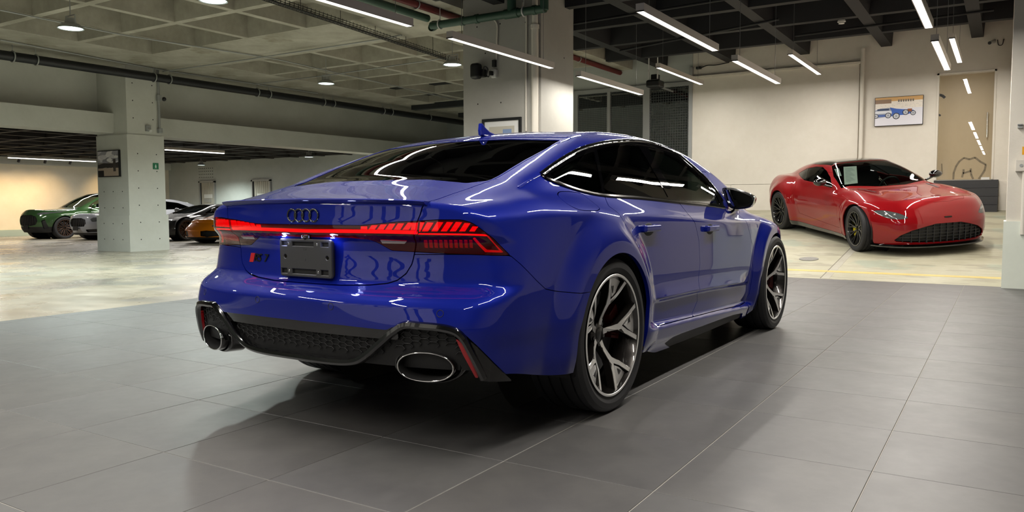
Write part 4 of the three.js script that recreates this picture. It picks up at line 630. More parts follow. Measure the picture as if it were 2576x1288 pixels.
// ---------------------------------------------------------------- the blue fastback
const blueF = (() => {
  const W = sp([[-1.16, 0.68], [-1.05, 0.815], [-0.9, 0.893], [-0.7, 0.932], [-0.4, 0.942], [0, 0.94], [0.5, 0.925], [1.2, 0.915], [2.0, 0.918], [2.5, 0.922], [2.93, 0.92], [3.25, 0.875], [3.5, 0.80], [3.7, 0.70], [3.85, 0.58]]);
  const Pl = sp([[0.16, 0.075], [0.24, 0.048], [0.33, 0.026], [0.42, 0.016], [0.50, 0.004], [0.6, 0], [0.9, 0]], true);
  const ys = sp([[-1.1, 0.915], [-0.87, 0.93], [-0.1, 0.945], [0.65, 0.915], [2.06, 0.857], [2.6, 0.85], [3.3, 0.80], [3.8, 0.68]]);
  const Ps = sp([[-0.2, 0], [-0.10, 0.001], [-0.03, 0.0035], [-0.006, 0.0055], [0.004, 0.0085], [0.04, 0.031], [0.08, 0.060], [0.14, 0.115]], true);
  const yr = sp([[0.4, 0.478], [1.2, 0.462], [2.3, 0.425]]);
  const S = (u, y) => {
    let s = W(u) - Pl(y) - Ps(y - ys(u)) - 0.085 * sstep(-0.3, -1.0, u) * sstep(0.62, 1.0, y);
    for (const [c, up] of [[0.01, 0.60], [2.93, 0.56]]) { const du = u - c, r = Math.hypot(du * (c > 1 && du > 0 ? 1.12 : 1), (y - 0.37) * (y > 0.37 ? 1.0 : 0.45)); s += 0.046 * (1 - sstep(0.43, up, r)); }
    { const yd = 0.357 - 0.045 * (u - 0.47); s += 0.046 * sstep(yd + 0.002, yd - 0.045, y) * sstep(0.42, 0.60, u) * sstep(2.52, 2.34, u) * (1 - 0.7 * sstep(yd - 0.10, yd - 0.18, y)); }
    const q = y - yr(u); s += 0.024 * sstep(0.40, 0.75, u) * sstep(2.45, 2.1, u) * (q > 0 ? Math.max(0, 1 - q / 0.085) ** 1.6 : 1 - sstep(0, 0.03, -q) * 0.9 - sstep(0.03, 0.2, -q) * 0.1);
    return s;
  };
  const Rc = sp([[0.2, -1.02], [0.3, -1.07], [0.42, -1.095], [0.52, -1.104], [0.585, -1.105], [0.602, -1.099], [0.625, -1.072], [0.648, -1.03], [0.668, -1.006], [0.72, -0.997], [0.78, -0.990], [0.828, -0.994], [0.848, -1.012], [0.866, -1.030], [0.91, -1.033], [0.96, -1.028], [1.02, -1.02], [1.2, -0.95]]);
  const R = (v, y) => Rc(y) + 0.16 * v * v * (1 - 0.25 * sstep(0.62, 0.5, y)) + 0.10 * v ** 4;
  const Fr = (v, y) => 3.88 - 0.30 * v * v - 0.25 * v ** 4 - 0.25 * sstep(0.55, 0.85, y) * 0.8;
  const Dc = sp([[-1.1, 0.99], [-0.9, 1.02], [-0.7, 1.055], [-0.5, 1.085], [-0.3, 1.085], [0.2, 1.055], [1.2, 1.02], [2.1, 0.995], [2.5, 0.985], [2.93, 0.945], [3.3, 0.875], [3.6, 0.78], [3.85, 0.66]]);
  const D = (u, v) => Dc(u) - 0.075 * (v / 0.9) ** 4 - 0.012 * (v / 0.9) ** 2;
  const gb = sp([[-1.2, 0.55], [-0.9, 0.66], [-0.6, 0.765], [-0.3, 0.83], [0.2, 0.862], [0.8, 0.872], [1.6, 0.868], [2.1, 0.845], [2.5, 0.80], [2.9, 0.72]]);
  const G = (u, y0) => { const y = smax(y0, 0.965, 0.05); return gb(u) - 0.52 * (y - 1.0) - 0.42 * Math.max(0, y - 1.0) ** 2; };
  const Tc = sp([[-1.2, 0.93], [-0.9, 1.0], [-0.54, 1.105], [-0.2, 1.222], [0.175, 1.336], [0.4, 1.383], [0.7, 1.414], [1.05, 1.424], [1.4, 1.412], [1.75, 1.368], [2.1, 1.272], [2.5, 1.115], [2.85, 0.965], [3.1, 0.86]]);
  const T = (u, v) => Tc(u) - 0.032 * (v / 0.65) ** 2;
  return (u, v, y) => {
    v = Math.abs(v);
    const low = smax(v - S(u, y), y - D(u, v), 0.06), top = smax(v - G(u, y), y - T(u, v), 0.08);
    let q = smin(low, top, 0.05);
    q = smax(q, R(v, y) - u, lerp(0.075, 0.022, sstep(0.86, 0.96, y)));
    q = smax(q, u - Fr(v, y), 0.12);
    return smax(q, 0.14 - y, 0.02);
  };
})();
const paintBlue = new THREE.MeshPhysicalMaterial({ color: 0x0b1a78, metalness: 0.22, roughness: 0.45, specularIntensity: 0.08, clearcoat: 1, clearcoatRoughness: 0.01 });
const gloss = new THREE.MeshPhysicalMaterial({ color: 0x060607, roughness: 0.12, clearcoat: 1, clearcoatRoughness: 0.02 });
const matt = new THREE.MeshStandardMaterial({ color: 0x0b0b0c, roughness: 0.6 });
const frameBlack = new THREE.MeshPhysicalMaterial({ color: 0x050506, roughness: 0.015 });
const soot = new THREE.MeshStandardMaterial({ color: 0x020202, roughness: 0.9 });  // even near-black colour for the inside of the tail pipes
const hexMat = new THREE.MeshStandardMaterial({ color: 0x0a0a0b, roughness: 0.35 });
const cloth = new THREE.MeshStandardMaterial({ color: 0x141416, roughness: 0.8 });
const tint = new THREE.MeshPhysicalMaterial({ color: 0x2a2c2a, roughness: 0.0, transmission: 1, thickness: 0, ior: 1.52 });
const tintRear = new THREE.MeshPhysicalMaterial({ color: 0x0c0c0b, roughness: 0.0, transmission: 1, thickness: 0, ior: 1.52 });
const tintFront = new THREE.MeshPhysicalMaterial({ color: 0x6f7a74, roughness: 0.0, transmission: 1, thickness: 0, ior: 1.52 });
const chromeMat = new THREE.MeshStandardMaterial({ color: 0xdedede, metalness: 1, roughness: 0.08 });
const darkChrome = new THREE.MeshStandardMaterial({ color: 0x3a3735, metalness: 1, roughness: 0.12 });
const lampLens = new THREE.MeshPhysicalMaterial({ color: 0xb80c26, roughness: 0.02, transmission: 0.94, thickness: 0, ior: 1.5 });
const lampDark = new THREE.MeshStandardMaterial({ color: 0x060203, roughness: 0.35 });
const glowRed = new THREE.MeshStandardMaterial({ color: 0x400008, emissive: 0xff0828, emissiveIntensity: 2.1 });
const glowBar = new THREE.MeshStandardMaterial({ color: 0x400008, emissive: 0xff0a2c, emissiveIntensity: 2.6 });
const glowDim = new THREE.MeshStandardMaterial({ color: 0x90201c, emissive: 0xff1808, emissiveIntensity: 0.22 });
const glowMid = new THREE.MeshStandardMaterial({ color: 0xb02010, emissive: 0xff2408, emissiveIntensity: 0.75 });
const reflectRed = new THREE.MeshPhysicalMaterial({ color: 0x9a0b14, roughness: 0.25, clearcoat: 1 });
const redCal = new THREE.MeshStandardMaterial({ color: 0x4a080b, roughness: 0.4 });

function pixelLine(F, list, o = {}) { return list.map(p => surfHit(F, p[0], p[1], o.t0 || 1.5, o.t1 || 9, o.toLocal)); }
// a small sheet that follows the body inside a four-sided outline given by its corners on the body
function bodyPatch(F, q, nx, ny, off, o = {}) {
  const pos = [], nor = [], idx = [];
  for (let j = 0; j <= ny; j++) for (let i = 0; i <= nx; i++) {
    const s = i / nx, t = j / ny, px = lerp(lerp(q[0][0], q[1][0], s), lerp(q[3][0], q[2][0], s), t), py = lerp(lerp(q[0][1], q[1][1], s), lerp(q[3][1], q[2][1], s), t);
    const p = surfHit(F, px, py, o.t0 || 1.5, o.t1 || 9, o.toLocal), g = gradOf(F, p);
    pos.push(p[1] + g[1] * off, p[2] + g[2] * off, -(p[0] + g[0] * off)); nor.push(g[1], g[2], -g[0]);
  }
  for (let j = 0; j < ny; j++) for (let i = 0; i < nx; i++) { const a = j * (nx + 1) + i, b = a + 1, c = a + nx + 1, d = c + 1; idx.push(a, c, b, b, c, d); }
  return { pos: Float32Array.from(pos), nor: Float32Array.from(nor), idx: Uint32Array.from(idx) };
}
const thick = (m, d) => { const b = offsetMesh(m, -d), idx = b.idx.slice(); for (let i = 0; i < idx.length; i += 3) { const t = idx[i + 1]; idx[i + 1] = idx[i + 2]; idx[i + 2] = t; } return [hem(m, d), { pos: b.pos, nor: b.nor.map(x => -x), idx }]; };

{
  const car = thing('fastback_car', 'glossy blue four-door fastback car with lit red tail lights', 'car', [0, 0, 0], -0.015);
  const F = blueF, uy = (p) => [p[0], p[2]], vy = (p) => [p[1], p[2]], wy = (p) => [p[1] + p[0], p[2]];
  let body = castBody(F, { uA: -0.42, uB: 3.0, nR: 120, nM: 330, nF: 40, oy: 0.6, nT: 240, th0: -0.72 });
  const L = (list) => pixelLine(F, list);
  const sideField = (poly, vmin = 0.3) => { const s = sdPoly(poly); return (u, v, y) => v < vmin ? 1 : s(u, y); };
  const rearField = (poly, umax = 0.5) => { const s = sdPoly(poly); return (u, v, y) => u > umax ? 1 : s(v, y); };
  const wField = (poly, umax = 0) => { const s = sdPoly(poly); return (u, v, y) => u > umax ? 1 : s(v + u, y); };
  let part;
  const pair = (nm, ms, mat, label, parent = car) => [mesh(nm, geom(...[].concat(ms)), mat, parent, label), mesh(nm, geom(...[].concat(ms).map(mirror)), mat, parent, label)];
  const pairBead = (nm, pts, h, r, mat, label) => { mesh(nm, bead(F, pts, h, r), mat, car, label); mesh(nm, bead(F, pts.map(p => [p[0], -p[1], p[2]]), h, r), mat, car, label); };
  // openings: wheel arches and the lower edge
  const archOne = (u, y, c, ru) => y > 0.362 ? (Math.hypot((u - c) / ru, (y - 0.362) / 0.392) - 1) * 0.4 : Math.abs(u - c) - ru;
  const arch = (u, v, y) => Math.min(archOne(u, y, 0.03, 0.405), archOne(u, y, 2.935, 0.40));
  body = clipField(body, (u, v, y) => v > 0.35 ? arch(u, v, y) : 1, 1);
  const bot = sp([[-1.2, 0.335], [-0.86, 0.325], [-0.5, 0.262], [-0.35, 0.25], [0.3, 0.215], [0.5, 0.20], [0.7, 0.165], [2.2, 0.15], [2.4, 0.17], [2.6, 0.22], [3.3, 0.2], [3.9, 0.2]]);
  body = clipField(body, (u, v, y) => y - bot(u), 1);
  // windows
  const dlo = L([[1360, 438], [1394, 415], [1427, 394], [1459, 377], [1497, 365], [1541, 357], [1590, 354], [1639, 360], [1680, 375], [1707, 389], [1729, 407], [1752, 427], [1779, 453], [1805, 485], [1818, 507], [1822, 521], [1764, 513], [1704, 507], [1600, 496], [1521, 491], [1484, 485], [1443, 474], [1394, 456], [1371, 447]]).map(uy);
  const dloPoly = smoothPoly(dlo.map((p, i) => (i === 0 || i === 15) ? [...p, 1] : p), 3);
  [part, body] = cutOut(body, sideField(dloPoly, 0.45), 0.0015);
  let frame = part, glass;
  for (const [nm, mat, px] of [
    ['quarter_window', tint, [[1384, 437], [1427, 411], [1462, 393], [1494, 381], [1505, 430], [1515, 485], [1482, 480], [1427, 464], [1396, 450]]],
    ['rear_door_window', tint, [[1502, 377], [1541, 366], [1575, 364], [1606, 367], [1645, 432], [1681, 496], [1600, 490], [1523, 486], [1512, 430]]],
    ['front_door_window', tintFront, [[1630, 372], [1671, 382], [1707, 401], [1752, 435], [1779, 460], [1800, 487], [1812, 515], [1765, 509], [1707, 502], [1668, 440]]]]) {
    [glass, frame] = cutOut(frame, sideField(smoothPoly(L(px).map(uy).map((p, i) => [...p, 1]), 2), 0.45), 0.0005);
    pair(nm, offsetMesh(glass, -0.003), mat, nm === 'front_door_window' ? 'lightly tinted front door glass' : 'dark tinted side glass');
  }
  pair('window_frame', hem(frame, 0.02), frameBlack, 'gloss black window frame');
  // shiny moulding round the windows
  const dlo3 = L([[1362, 438], [1394, 414], [1427, 393], [1459, 376], [1497, 364], [1541, 356], [1590, 353], [1639, 359], [1680, 374], [1707, 388], [1729, 406], [1752, 426], [1779, 452], [1805, 484], [1818, 506]]);
  pairBead('window_moulding', dlo3, 0.011, 0.007, gloss, 'gloss black roof edge moulding');
  const sill3 = L([[1362, 440], [1371, 448], [1394, 457], [1443, 475], [1484, 486], [1521, 492], [1600, 497], [1704, 508], [1764, 514], [1822, 522]]);
  pairBead('sill_moulding', sill3, 0.009, 0.008, darkChrome, 'polished lower window moulding');
  pairBead('pillar_crease', L([[1304, 471], [1330, 455], [1358, 440]]), 0.005, 0.0025, paintBlue);
  // tailgate, with its glass
  const tg = L([[1440, 347], [1385, 371], [1330, 400], [1280, 430], [1240, 452], [1190, 470], [1140, 487], [1095, 503], [1070, 512], [1062, 522], [1057, 540], [1049, 560], [1046, 580], [1044, 605], [1041, 645], [1036, 665], [1022, 688], [1000, 705], [975, 713], [930, 717]]).map(vy);
  const tgTop = surfHit(F, 1180, 351)[2], tgBot = surfHit(F, 772, 712)[2];
  const tgPoly = [[-0.3, tgTop + 0.002], [0.25, tgTop + 0.001], ...tg, [0.2, tgBot], [-0.3, tgBot]];
  let gate; [gate, body] = cutOut(body, rearField(tgPoly, 0.45), 0.0025);
  const gp = insetPoly(tg.slice(0, 5), 0).map(p => [p[0] - 0.012, p[1] - 0.004]);
  const gb0 = surfHit(F, 960, 453)[2], gb1 = surfHit(F, 1170, 458);
  [glass, gate] = cutOut(gate, rearField([[-0.3, tgTop - 0.012], [0.25, tgTop - 0.013], [gp[0][0] - 0.01, gp[0][1] - 0.012], ...gp.slice(1), [gb1[1] + 0.02, gb1[2] - 0.004], [0.3, gb0 - 0.001], [-0.3, gb0]], 0.45), 0.001);
  mesh('rear_window', both(offsetMesh(glass, -0.002)), tintRear, car, 'near-black tinted rear window');
  // tail lamps: the strip on the tailgate and the lamps on the wings
  const lampIn = L([[1049, 556], [1000, 558], [950, 563], [905, 567]]).map(vy), lampInB = L([[880, 598], [930, 603], [955, 613], [985, 630], [1046, 634]]).map(vy);
  const ly0 = surfHit(F, 790, 565)[2], ly1 = surfHit(F, 790, 597)[2];
  const inPoly = [[-0.3, ly0], ...lampIn.slice().reverse(), [lampIn[0][0] + 0.2, lampIn[0][1]], [lampInB[4][0] + 0.2, lampInB[4][1]], ...lampInB.slice().reverse(), [-0.3, ly1]];
  let lamp; [lamp, gate] = cutOut(gate, rearField(inPoly, -0.6), 0.001);
  const outPoly = L([[1052, 556], [1100, 553], [1160, 553], [1186, 560], [1203, 571], [1242, 601], [1284, 643], [1200, 641], [1120, 638], [1055, 634]]).map(wy);
  let wing; [wing, body] = cutOut(body, wField([[outPoly[0][0] - 0.1, outPoly[0][1]], ...outPoly, [outPoly[9][0] - 0.1, outPoly[9][1]]], -0.4), 0.0015);
  for (const [m, nm] of [[lamp, 'tail_light_bar'], [wing, 'tail_light']]) {
    const inner = offsetMesh(m, -0.03);
    if (nm === 'tail_light') { // one lamp on each wing
      for (const s of [1, -1]) { const f = s > 0 ? (x) => geom(...x) : (x) => geom(...x.map(mirror)); const t = mesh(nm, f([hem(m, 0.03)]), lampLens, car, 'clear red lens of the lit tail light'); mesh('lamp_housing', f([inner]), lampDark, t); wing[s > 0 ? 'R' : 'L'] = t; }
    } else { const t = mesh(nm, both(hem(m, 0.03)), lampLens, car, 'red light bar across the tailgate'); mesh('lamp_housing', both(inner), lampDark, t); wing.bar = t; }
  }
  const glow = (parentR, parentL, nm, q, mat, nx = 4, ny = 3, off = -0.010) => { const m = bodyPatch(F, q, nx, ny, off), ms = thick(m, 0.006); mesh(nm, geom(...ms), mat, parentR); mesh(nm, geom(...ms.map(mirror)), mat, parentL); };
  // slanted light blades
  for (const [xt, xb, yt] of [[1087, 1062, 559], [1112, 1086, 558], [1137, 1110, 558], [1160, 1133, 558], [1182, 1157, 561], [1203, 1183, 570]]) glow(wing.R, wing.L, 'light_blade', [[xt - 15, yt], [xt, yt + 1], [xb + 11, 583], [xb - 4, 583]], glowRed);
  for (const [xt, xb, yt] of [[918, 906, 570], [945, 925, 567], [968, 947, 565], [990, 968, 563], [1012, 990, 562], [1037, 1012, 560]]) glow(wing.bar, wing.bar, 'light_blade', [[xt - 14, yt], [xt, yt], [xb + 12, 579], [xb - 3, 579]], glowRed);
  glow(wing.bar, wing.bar, 'light_blade', [[1034, 561], [1048, 560], [1046, 580], [1030, 580]], glowRed);
  glow(wing.R, wing.L, 'light_blade', [[1054, 559], [1064, 559], [1053, 584], [1051, 584]], glowRed);
  glow(wing.R, wing.L, 'light_strip', [[1051, 588], [1222, 590], [1228, 598], [1050, 595]], glowBar, 16, 2);
  for (let i = 0; i < 10; i++) { const x = lerp(1064, 1179, i / 9); glow(wing.R, wing.L, 'indicator_cell', [[x, 610], [x + 7.5, 610.5], [x + 8.5, 625], [x + 1.5, 624]], glowDim, 1, 1); }
  for (const q of [[[1189, 606], [1194, 605], [1224, 629], [1220, 635]], [[1220, 629], [1258, 630], [1266, 635], [1219, 635]], [[1224, 596], [1231, 599], [1268, 634], [1258, 630]]]) glow(wing.R, wing.L, 'light_outline', q, glowMid, 6, 2);
  { // the continuous bar: centre line found on the tailgate, then mirrored
    const a = L([[1046, 582], [960, 580], [880, 579], [800, 579]]), P = [[a[0][1], a[0][2]], [a[1][1], a[1][2]], [a[2][1], a[2][2]], [0, a[3][2]]], pos = [], nor = [], idx = [], n = 40;
    const f = sp(P.slice().reverse().map(p => p));
    for (let i = 0; i <= n; i++) { const v = P[0][0] * i / n; for (const dy of [0.006, -0.008]) { const y = f(v) + dy - 0.004; let A = -1.3, B = -0.5; for (let k = 0; k < 26; k++) { const m = (A + B) / 2; if (F(m, v, y) > 0) A = m; else B = m; } const g = gradOf(F, [B, v, y]); pos.push(v - g[1] * 0.01, y, -(B - g[0] * 0.01)); nor.push(g[1], g[2], -g[0]); } }
    for (let i = 0; i < n; i++) { const q = 2 * i; idx.push(q, q + 2, q + 1, q + 1, q + 2, q + 3); }
    for (let i = 0; i < idx.length; i += 3) { const t = idx[i + 1]; idx[i + 1] = idx[i + 2]; idx[i + 2] = t; }
    const m = { pos: Float32Array.from(pos), nor: Float32Array.from(nor), idx: Uint32Array.from(idx) };
    mesh('light_strip', geom(...thick(m, 0.006), ...thick(m, 0.006).map(mirror)), glowBar, wing.bar, 'glowing red light strip');
  }
  for (const q of [[[957, 604], [1023, 607], [1018, 613], [962, 612]]]) glow(wing.bar, wing.bar, 'reversing_lamp', q, new THREE.MeshPhysicalMaterial({ color: 0x9a8f8a, roughness: 0.3, clearcoat: 1 }), 6, 1, 0.001);
  mesh('tailgate', both(hem(gate, 0.02)), paintBlue, car);
  // doors, fuel flap
  const seam = [[1705, 506], [1728, 535], [1749, 563], [1758, 604], [1761, 662], [1759, 721], [1754, 757], [1743, 797]];
  const rearDoor = L([[1521, 490], [1532, 519], [1556, 537], [1571, 561], [1599, 611], [1616, 643], [1632, 689], [1638, 747], [1638, 798], [1641, 814], [1650, 821], ...seam.slice().reverse()]).map(uy);
  const frontDoor = L([...seam, [1800, 782], [1862, 768], [1874, 760], [1884, 740], [1894, 676], [1893, 620], [1883, 575], [1870, 550], [1850, 532], [1823, 521]]).map(uy);
  for (const [nm, pl, lab] of [['rear_door', [[rearDoor[0][0], rearDoor[0][1] + 0.2], ...rearDoor, [rearDoor[rearDoor.length - 1][0], rearDoor[0][1] + 0.2]], 'rear passenger door'], ['front_door', [[frontDoor[0][0], 1.2], ...frontDoor, [frontDoor[frontDoor.length - 1][0], 1.2]], 'front door']]) {
    [part, body] = cutOut(body, sideField(pl, 0.6), 0.0022);
    mesh(nm, geom(hem(part, 0.02)), paintBlue, car); mesh(nm, geom(mirror(hem(part, 0.02))), paintBlue, car);
  }
  const flap = L([[1403, 490], [1407, 483], [1420, 482], [1441, 483], [1462, 487], [1480, 500], [1505, 520], [1508, 526], [1500, 530], [1478, 530], [1455, 527], [1430, 515], [1412, 501]]).map(uy);
  [part, body] = cutOut(body, sideField(smoothPoly(flap, 3), 0.6), 0.0016);
  mesh('fuel_flap', geom(hem(part, 0.02)), paintBlue, car); mesh('side_panel', geom(mirror(hem(part, 0.02))), paintBlue, car);
  // bumper
  const bp = L([[1040, 640], [1180, 640], [1284, 643], [1310, 665], [1350, 706], [1372, 727], [1400, 733], [1462, 738]]).map(wy);
  const bPoly = [[-3, 0.1], [-3, tgBot + 0.1], [bp[0][0] - 0.4, bp[0][1] + 0.1], ...bp, [bp[7][0] + 0.5, bp[7][1] - 0.01], [bp[7][0] + 0.5, 0.1]];
  let bumper; [bumper, body] = cutOut(body, wField(bPoly, -0.2), 0.0016);
  const dif = L([[860, 818], [940, 827], [972, 830], [988, 822], [1003, 814], [1030, 812], [1080, 815], [1130, 821], [1150, 828], [1170, 842], [1200, 869], [1245, 914], [1291, 958]]).map(wy);
  const dy0 = surfHit(F, 755, 806)[2], difPoly = [[-3, dy0], [-1.2, dy0], ...dif, [dif[12][0], 0.0], [-3, 0.0]];
  bumper = clipField(bumper, wField(difPoly, -0.2), 1);
  mesh('rear_bumper', both(hem(bumper, 0.025)), paintBlue, car);
  // skirt insert and front panel line
  const skirt = L([[1672, 864], [1690, 850], [1712, 840], [1760, 823], [1820, 801], [1846, 792], [1868, 788], [1862, 803], [1800, 832], [1720, 868], [1690, 878]]).map(uy);
  [part, body] = cutOut(body, sideField(skirt, 0.6), 0.001);
  pair('skirt_insert', hem(offsetMesh(part, -0.012), 0.02), matt, 'gloss black side skirt insert');
  // windscreen and roof glass line
  const ws = [[-0.3, 1.9], [0.60, 1.62], [0.66, 2.0], [0.72, 2.45], [0.70, 2.62], [-0.3, 2.78]];
  const wsS = sdPoly(ws.map(p => [p[1], p[0]]));
  [glass, body] = cutOut(body, (u, v, y) => (y < 0.97 || u < 1.55) ? 1 : Math.max(sdPoly([[1.72, -0.4], [1.72, 0.2], [1.74, 0.50], [1.98, 0.56], [2.42, 0.655], [2.66, 0.69], [2.75, 0.4], [2.78, -0.4]])(u, v), 0.995 - y), 0.001);
  mesh('windscreen', both(offsetMesh(glass, -0.003)), tintFront, car);
  mesh('body_shell', both(hem(body, 0.02)), paintBlue, car, 'blue painted body shell');
  // dark inner shell, floor pan, arch liners
  let inner = castBody((u, v, y) => F(u, v, y) + 0.045, { uA: -0.42, uB: 3.0, nR: 30, nM: 90, nF: 16, oy: 0.55, nT: 70, th0: -0.72 });
  inner = clipField(inner, (u, v, y) => v > 0.3 ? arch(u, v, y) : 1, 1);
  inner = clipField(inner, (u, v, y) => y - (u < -0.6 ? 0.84 : u > 2.3 ? 0.9 : 0.9), -1);
  inner = clipField(inner, (u, v, y) => y - (u < -0.45 ? 0.37 : bot(u) + 0.03), 1);
  mesh('inner_shell', both(inner), matt, car);
  mesh('floor_pan', merge([boxB(-0.80, 0.80, 0.17, 0.24, -2.45, -0.5), boxB(-0.50, 0.50, 0.24, 0.31, -3.5, 0.45)]), matt, car);
  for (const [cu, s] of [[0.03, 1], [0.03, -1], [2.935, 1], [2.935, -1]]) {
    const ring = []; for (let i = 0; i <= 32; i++) { const a = lerp(-0.35, Math.PI + 0.35, i / 32); ring.push([Math.cos(a) * 0.425, Math.sin(a) * 0.41]); }
    const pos = [], idx = []; for (const [du, dy] of ring) { for (const v of [0.52, 0.93]) pos.push(s * v, 0.362 + dy, -(cu + du)); } for (let i = 0; i < 32; i++) { const q = 2 * i; idx.push(q, q + 1, q + 2, q + 1, q + 3, q + 2); }
    const bg = new THREE.BufferGeometry(); bg.setAttribute('position', new THREE.Float32BufferAttribute(pos, 3)); bg.setIndex(idx); bg.computeVertexNormals();
    const disc = new THREE.CircleGeometry(0.43, 40).rotateY(s > 0 ? Math.PI / 2 : -Math.PI / 2).translate(s * 0.53, 0.362, -cu);
    mesh('arch_liner', merge([bg, disc]), matt, car);
  }
  // cabin
  const seat = (x, z, w) => merge([rbox(w, 0.16, 0.50, 0.05, x, 0.52, z), rbox(w, 0.62, 0.14, 0.06, 0, 0, 0).rotateX(0.30).translate(x, 0.83, z + 0.30), rbox(w * 0.45, 0.18, 0.09, 0.04, 0, 0, 0).rotateX(0.2).translate(x, 1.2, z + 0.40)]);
  for (const x of [0.38, -0.38]) mesh('front_seat', seat(x, -1.75, 0.5), cloth, car);
  for (const x of [0.36, -0.36]) mesh('rear_seat', seat(x, -0.72, 0.55), cloth, car);
  mesh('parcel_shelf', merge([boxB(-0.62, 0.62, 0.98, 1.0, -0.25, 0.45), boxB(-0.7, 0.7, 0.4, 0.98, -0.3, -0.25)]), cloth, car);
  mesh('dashboard', merge([rbox(1.42, 0.22, 0.45, 0.06, 0, 0.86, -2.42), rbox(0.3, 0.5, 0.9, 0.04, 0, 0.5, -1.95)]), cloth, car);
  mesh('steering_wheel', merge([new THREE.TorusGeometry(0.18, 0.016, 8, 32).rotateX(-0.35).translate(-0.38, 0.92, -2.1), rbox(0.12, 0.09, 0.04, 0.02, -0.38, 0.92, -2.11), rod([-0.38, 0.92, -2.12], [-0.38, 0.8, -2.45], 0.03)]), matt, car);
  // spoiler lip along the tailgate's upper edge
  {
    const P = [], FR = [], n = 40; const yl = sp([[0, 0.992], [0.3, 0.990], [0.55, 0.984], [0.75, 0.965]]);
    for (let i = -n; i <= n; i++) { const v = i / n * 0.612, y = yl(Math.abs(v)); let A = -1.3, B = -0.5; for (let k = 0; k < 26; k++) { const m = (A + B) / 2; if (F(m, v, y - 0.02) > 0) A = m; else B = m; } P.push([v, y, -B]); FR.push([[0, 0, 1], [0, 1, 0]]); }
    mesh('spoiler_lip', sweep(P, FR, [[-0.16, 0.004], [-0.08, 0.010], [0.0, 0.016], [0.016, 0.019], [0.020, 0.016], [0.014, 0.008], [-0.012, -0.006], [-0.06, -0.02]]), paintBlue, car);
  }
  // wheels
  for (const [cu, nm] of [[0, 'rear'], [2.93, 'front']]) for (const s of [1, -1])
    addWheel(car, { side: s, pos: [s * 0.829, 0.365, -cu], R: 0.365, r: 0.287, w: 0.285, kind: 'y', calMat: redCal, spin: cu ? 0.157 : -0.19, calAng: (s > 0 ? -1 : 1) * (cu ? 1.5 : 1.4) });
  // rear furniture: everything below sits on the tail, found by its height and its distance from the centre line
  const rearU = (v, y) => { let A = -1.4, B = -0.4; for (let k = 0; k < 28; k++) { const m = (A + B) / 2; if (F(m, v, y) > 0) A = m; else B = m; } return B; };
  const onTail = (v, y, off = 0) => [v, y, -rearU(v, y) + off];
  { // black lower panel with honeycomb, blade frame, tail pipes
    let low = castBody((u, v, y) => F(u, v, y) + 0.028, { uA: -0.42, uB: -0.3, nR: 90, nM: 8, nF: 1, oy: 0.42, nT: 260, th0: -0.6 });
    low = clipField(low, (u, v, y) => Math.max(u + 0.62, y - 0.56, 0.345 - y), -1);
    mesh('diffuser_panel', both(low), matt, car, 'black lower rear panel');
    let band = castBody((u, v, y) => F(u, v, y) + 0.006, { uA: -0.42, uB: -0.3, nR: 90, nM: 2, nF: 1, oy: 0.42, nT: 260, th0: -0.6 });
    band = clipField(band, (u, v, y) => Math.max(v - 0.54, y - dy0 - 0.012, 0.458 - y, u + 0.7), -1);
    mesh('diffuser_band', both(hem(band, 0.02)), gloss, car, 'smooth black band under the bumper');
    // honeycomb ribs
    const hex = (cells, off) => { const gs = []; for (const [v, y] of cells) { const a = 0.0235, h = 0.0105, w = 0.0125; const c = [[-a, 0], [-w, h], [w, h], [a, 0], [w, -h], [-w, -h]]; for (let i = 0; i < 4; i++) { const p = c[i], q = c[i + 1] || c[0]; gs.push(rod(onTail(v + p[0], y + p[1], off), onTail(v + q[0], y + q[1], off), 0.0026, 4)); } } return merge(gs); };
    const cells = []; for (let r = 0; r < 5; r++) for (let c = -12; c <= 12; c++) { const v = (c + (r % 2) * 0.5) * 0.072, y = 0.448 - r * 0.0115; for (const [vv, yy] of [[v, y], [v + 0.036, y - 0.0115]]) { if (Math.abs(vv) < 0.50 - (0.455 - yy) * 1.15 && yy > 0.372) cells.push([vv, yy]); } }
    const uniq = [...new Map(cells.map(c => [c.map(q => q.toFixed(3)).join(), c])).values()];
    mesh('honeycomb_grille', hex(uniq, -0.022), hexMat, car, 'black honeycomb grille between the tail pipes');
    for (const s of [1, -1]) {
      const cs = []; for (let r = 0; r < 12; r++) for (let c = 0; c < 5; c++) { const v = 0.53 + c * 0.072 + (r % 2) * 0.036, y = 0.49 - r * 0.0115; const e = Math.hypot((v - 0.655) / 0.145, (y - 0.358) / 0.085); if (e > 1 && v > 0.46 + (0.5 - y) * -0.75 + 0.0 && v < 0.80 + (0.49 - y) * 0.4 && y > 0.36) cs.push([s * v, y]); }
      mesh('honeycomb_grille', hex(cs, -0.022), hexMat, car, 'black honeycomb around the tail pipe');
    }
    const half = L([[1216, 954], [1200, 920], [1182, 884], [1166, 855], [1150, 838], [1122, 828], [1060, 821], [1018, 819], [992, 833], [950, 869], [915, 898], [895, 908], [860, 911]]).map(p => [p[1], p[2], p[0]]);
    const full = [...half.map(p => [-p[0], p[1], p[2]]), [0, half[12][1] - 0.002, rearU(0, half[12][1])], ...half.slice().reverse()];
    const cv = new THREE.CatmullRomCurve3(full.map(p => V(...p)), false, 'centripetal'), P = [], FR = [];
    for (let i = 0; i <= 160; i++) {
      const q = cv.getPoint(i / 160), t = cv.getTangent(i / 160), p = [q.x, q.y, -q.z], g = gradOf(F, [q.z, q.x, q.y]);
      const N = V(g[1], 0, -g[0]).normalize(), T = V(t.x, t.y, -t.z).normalize(), S = T.clone().cross(N).normalize();
      P.push(p); FR.push([[S.x, S.y, S.z], [N.x, N.y, N.z]]);
    }
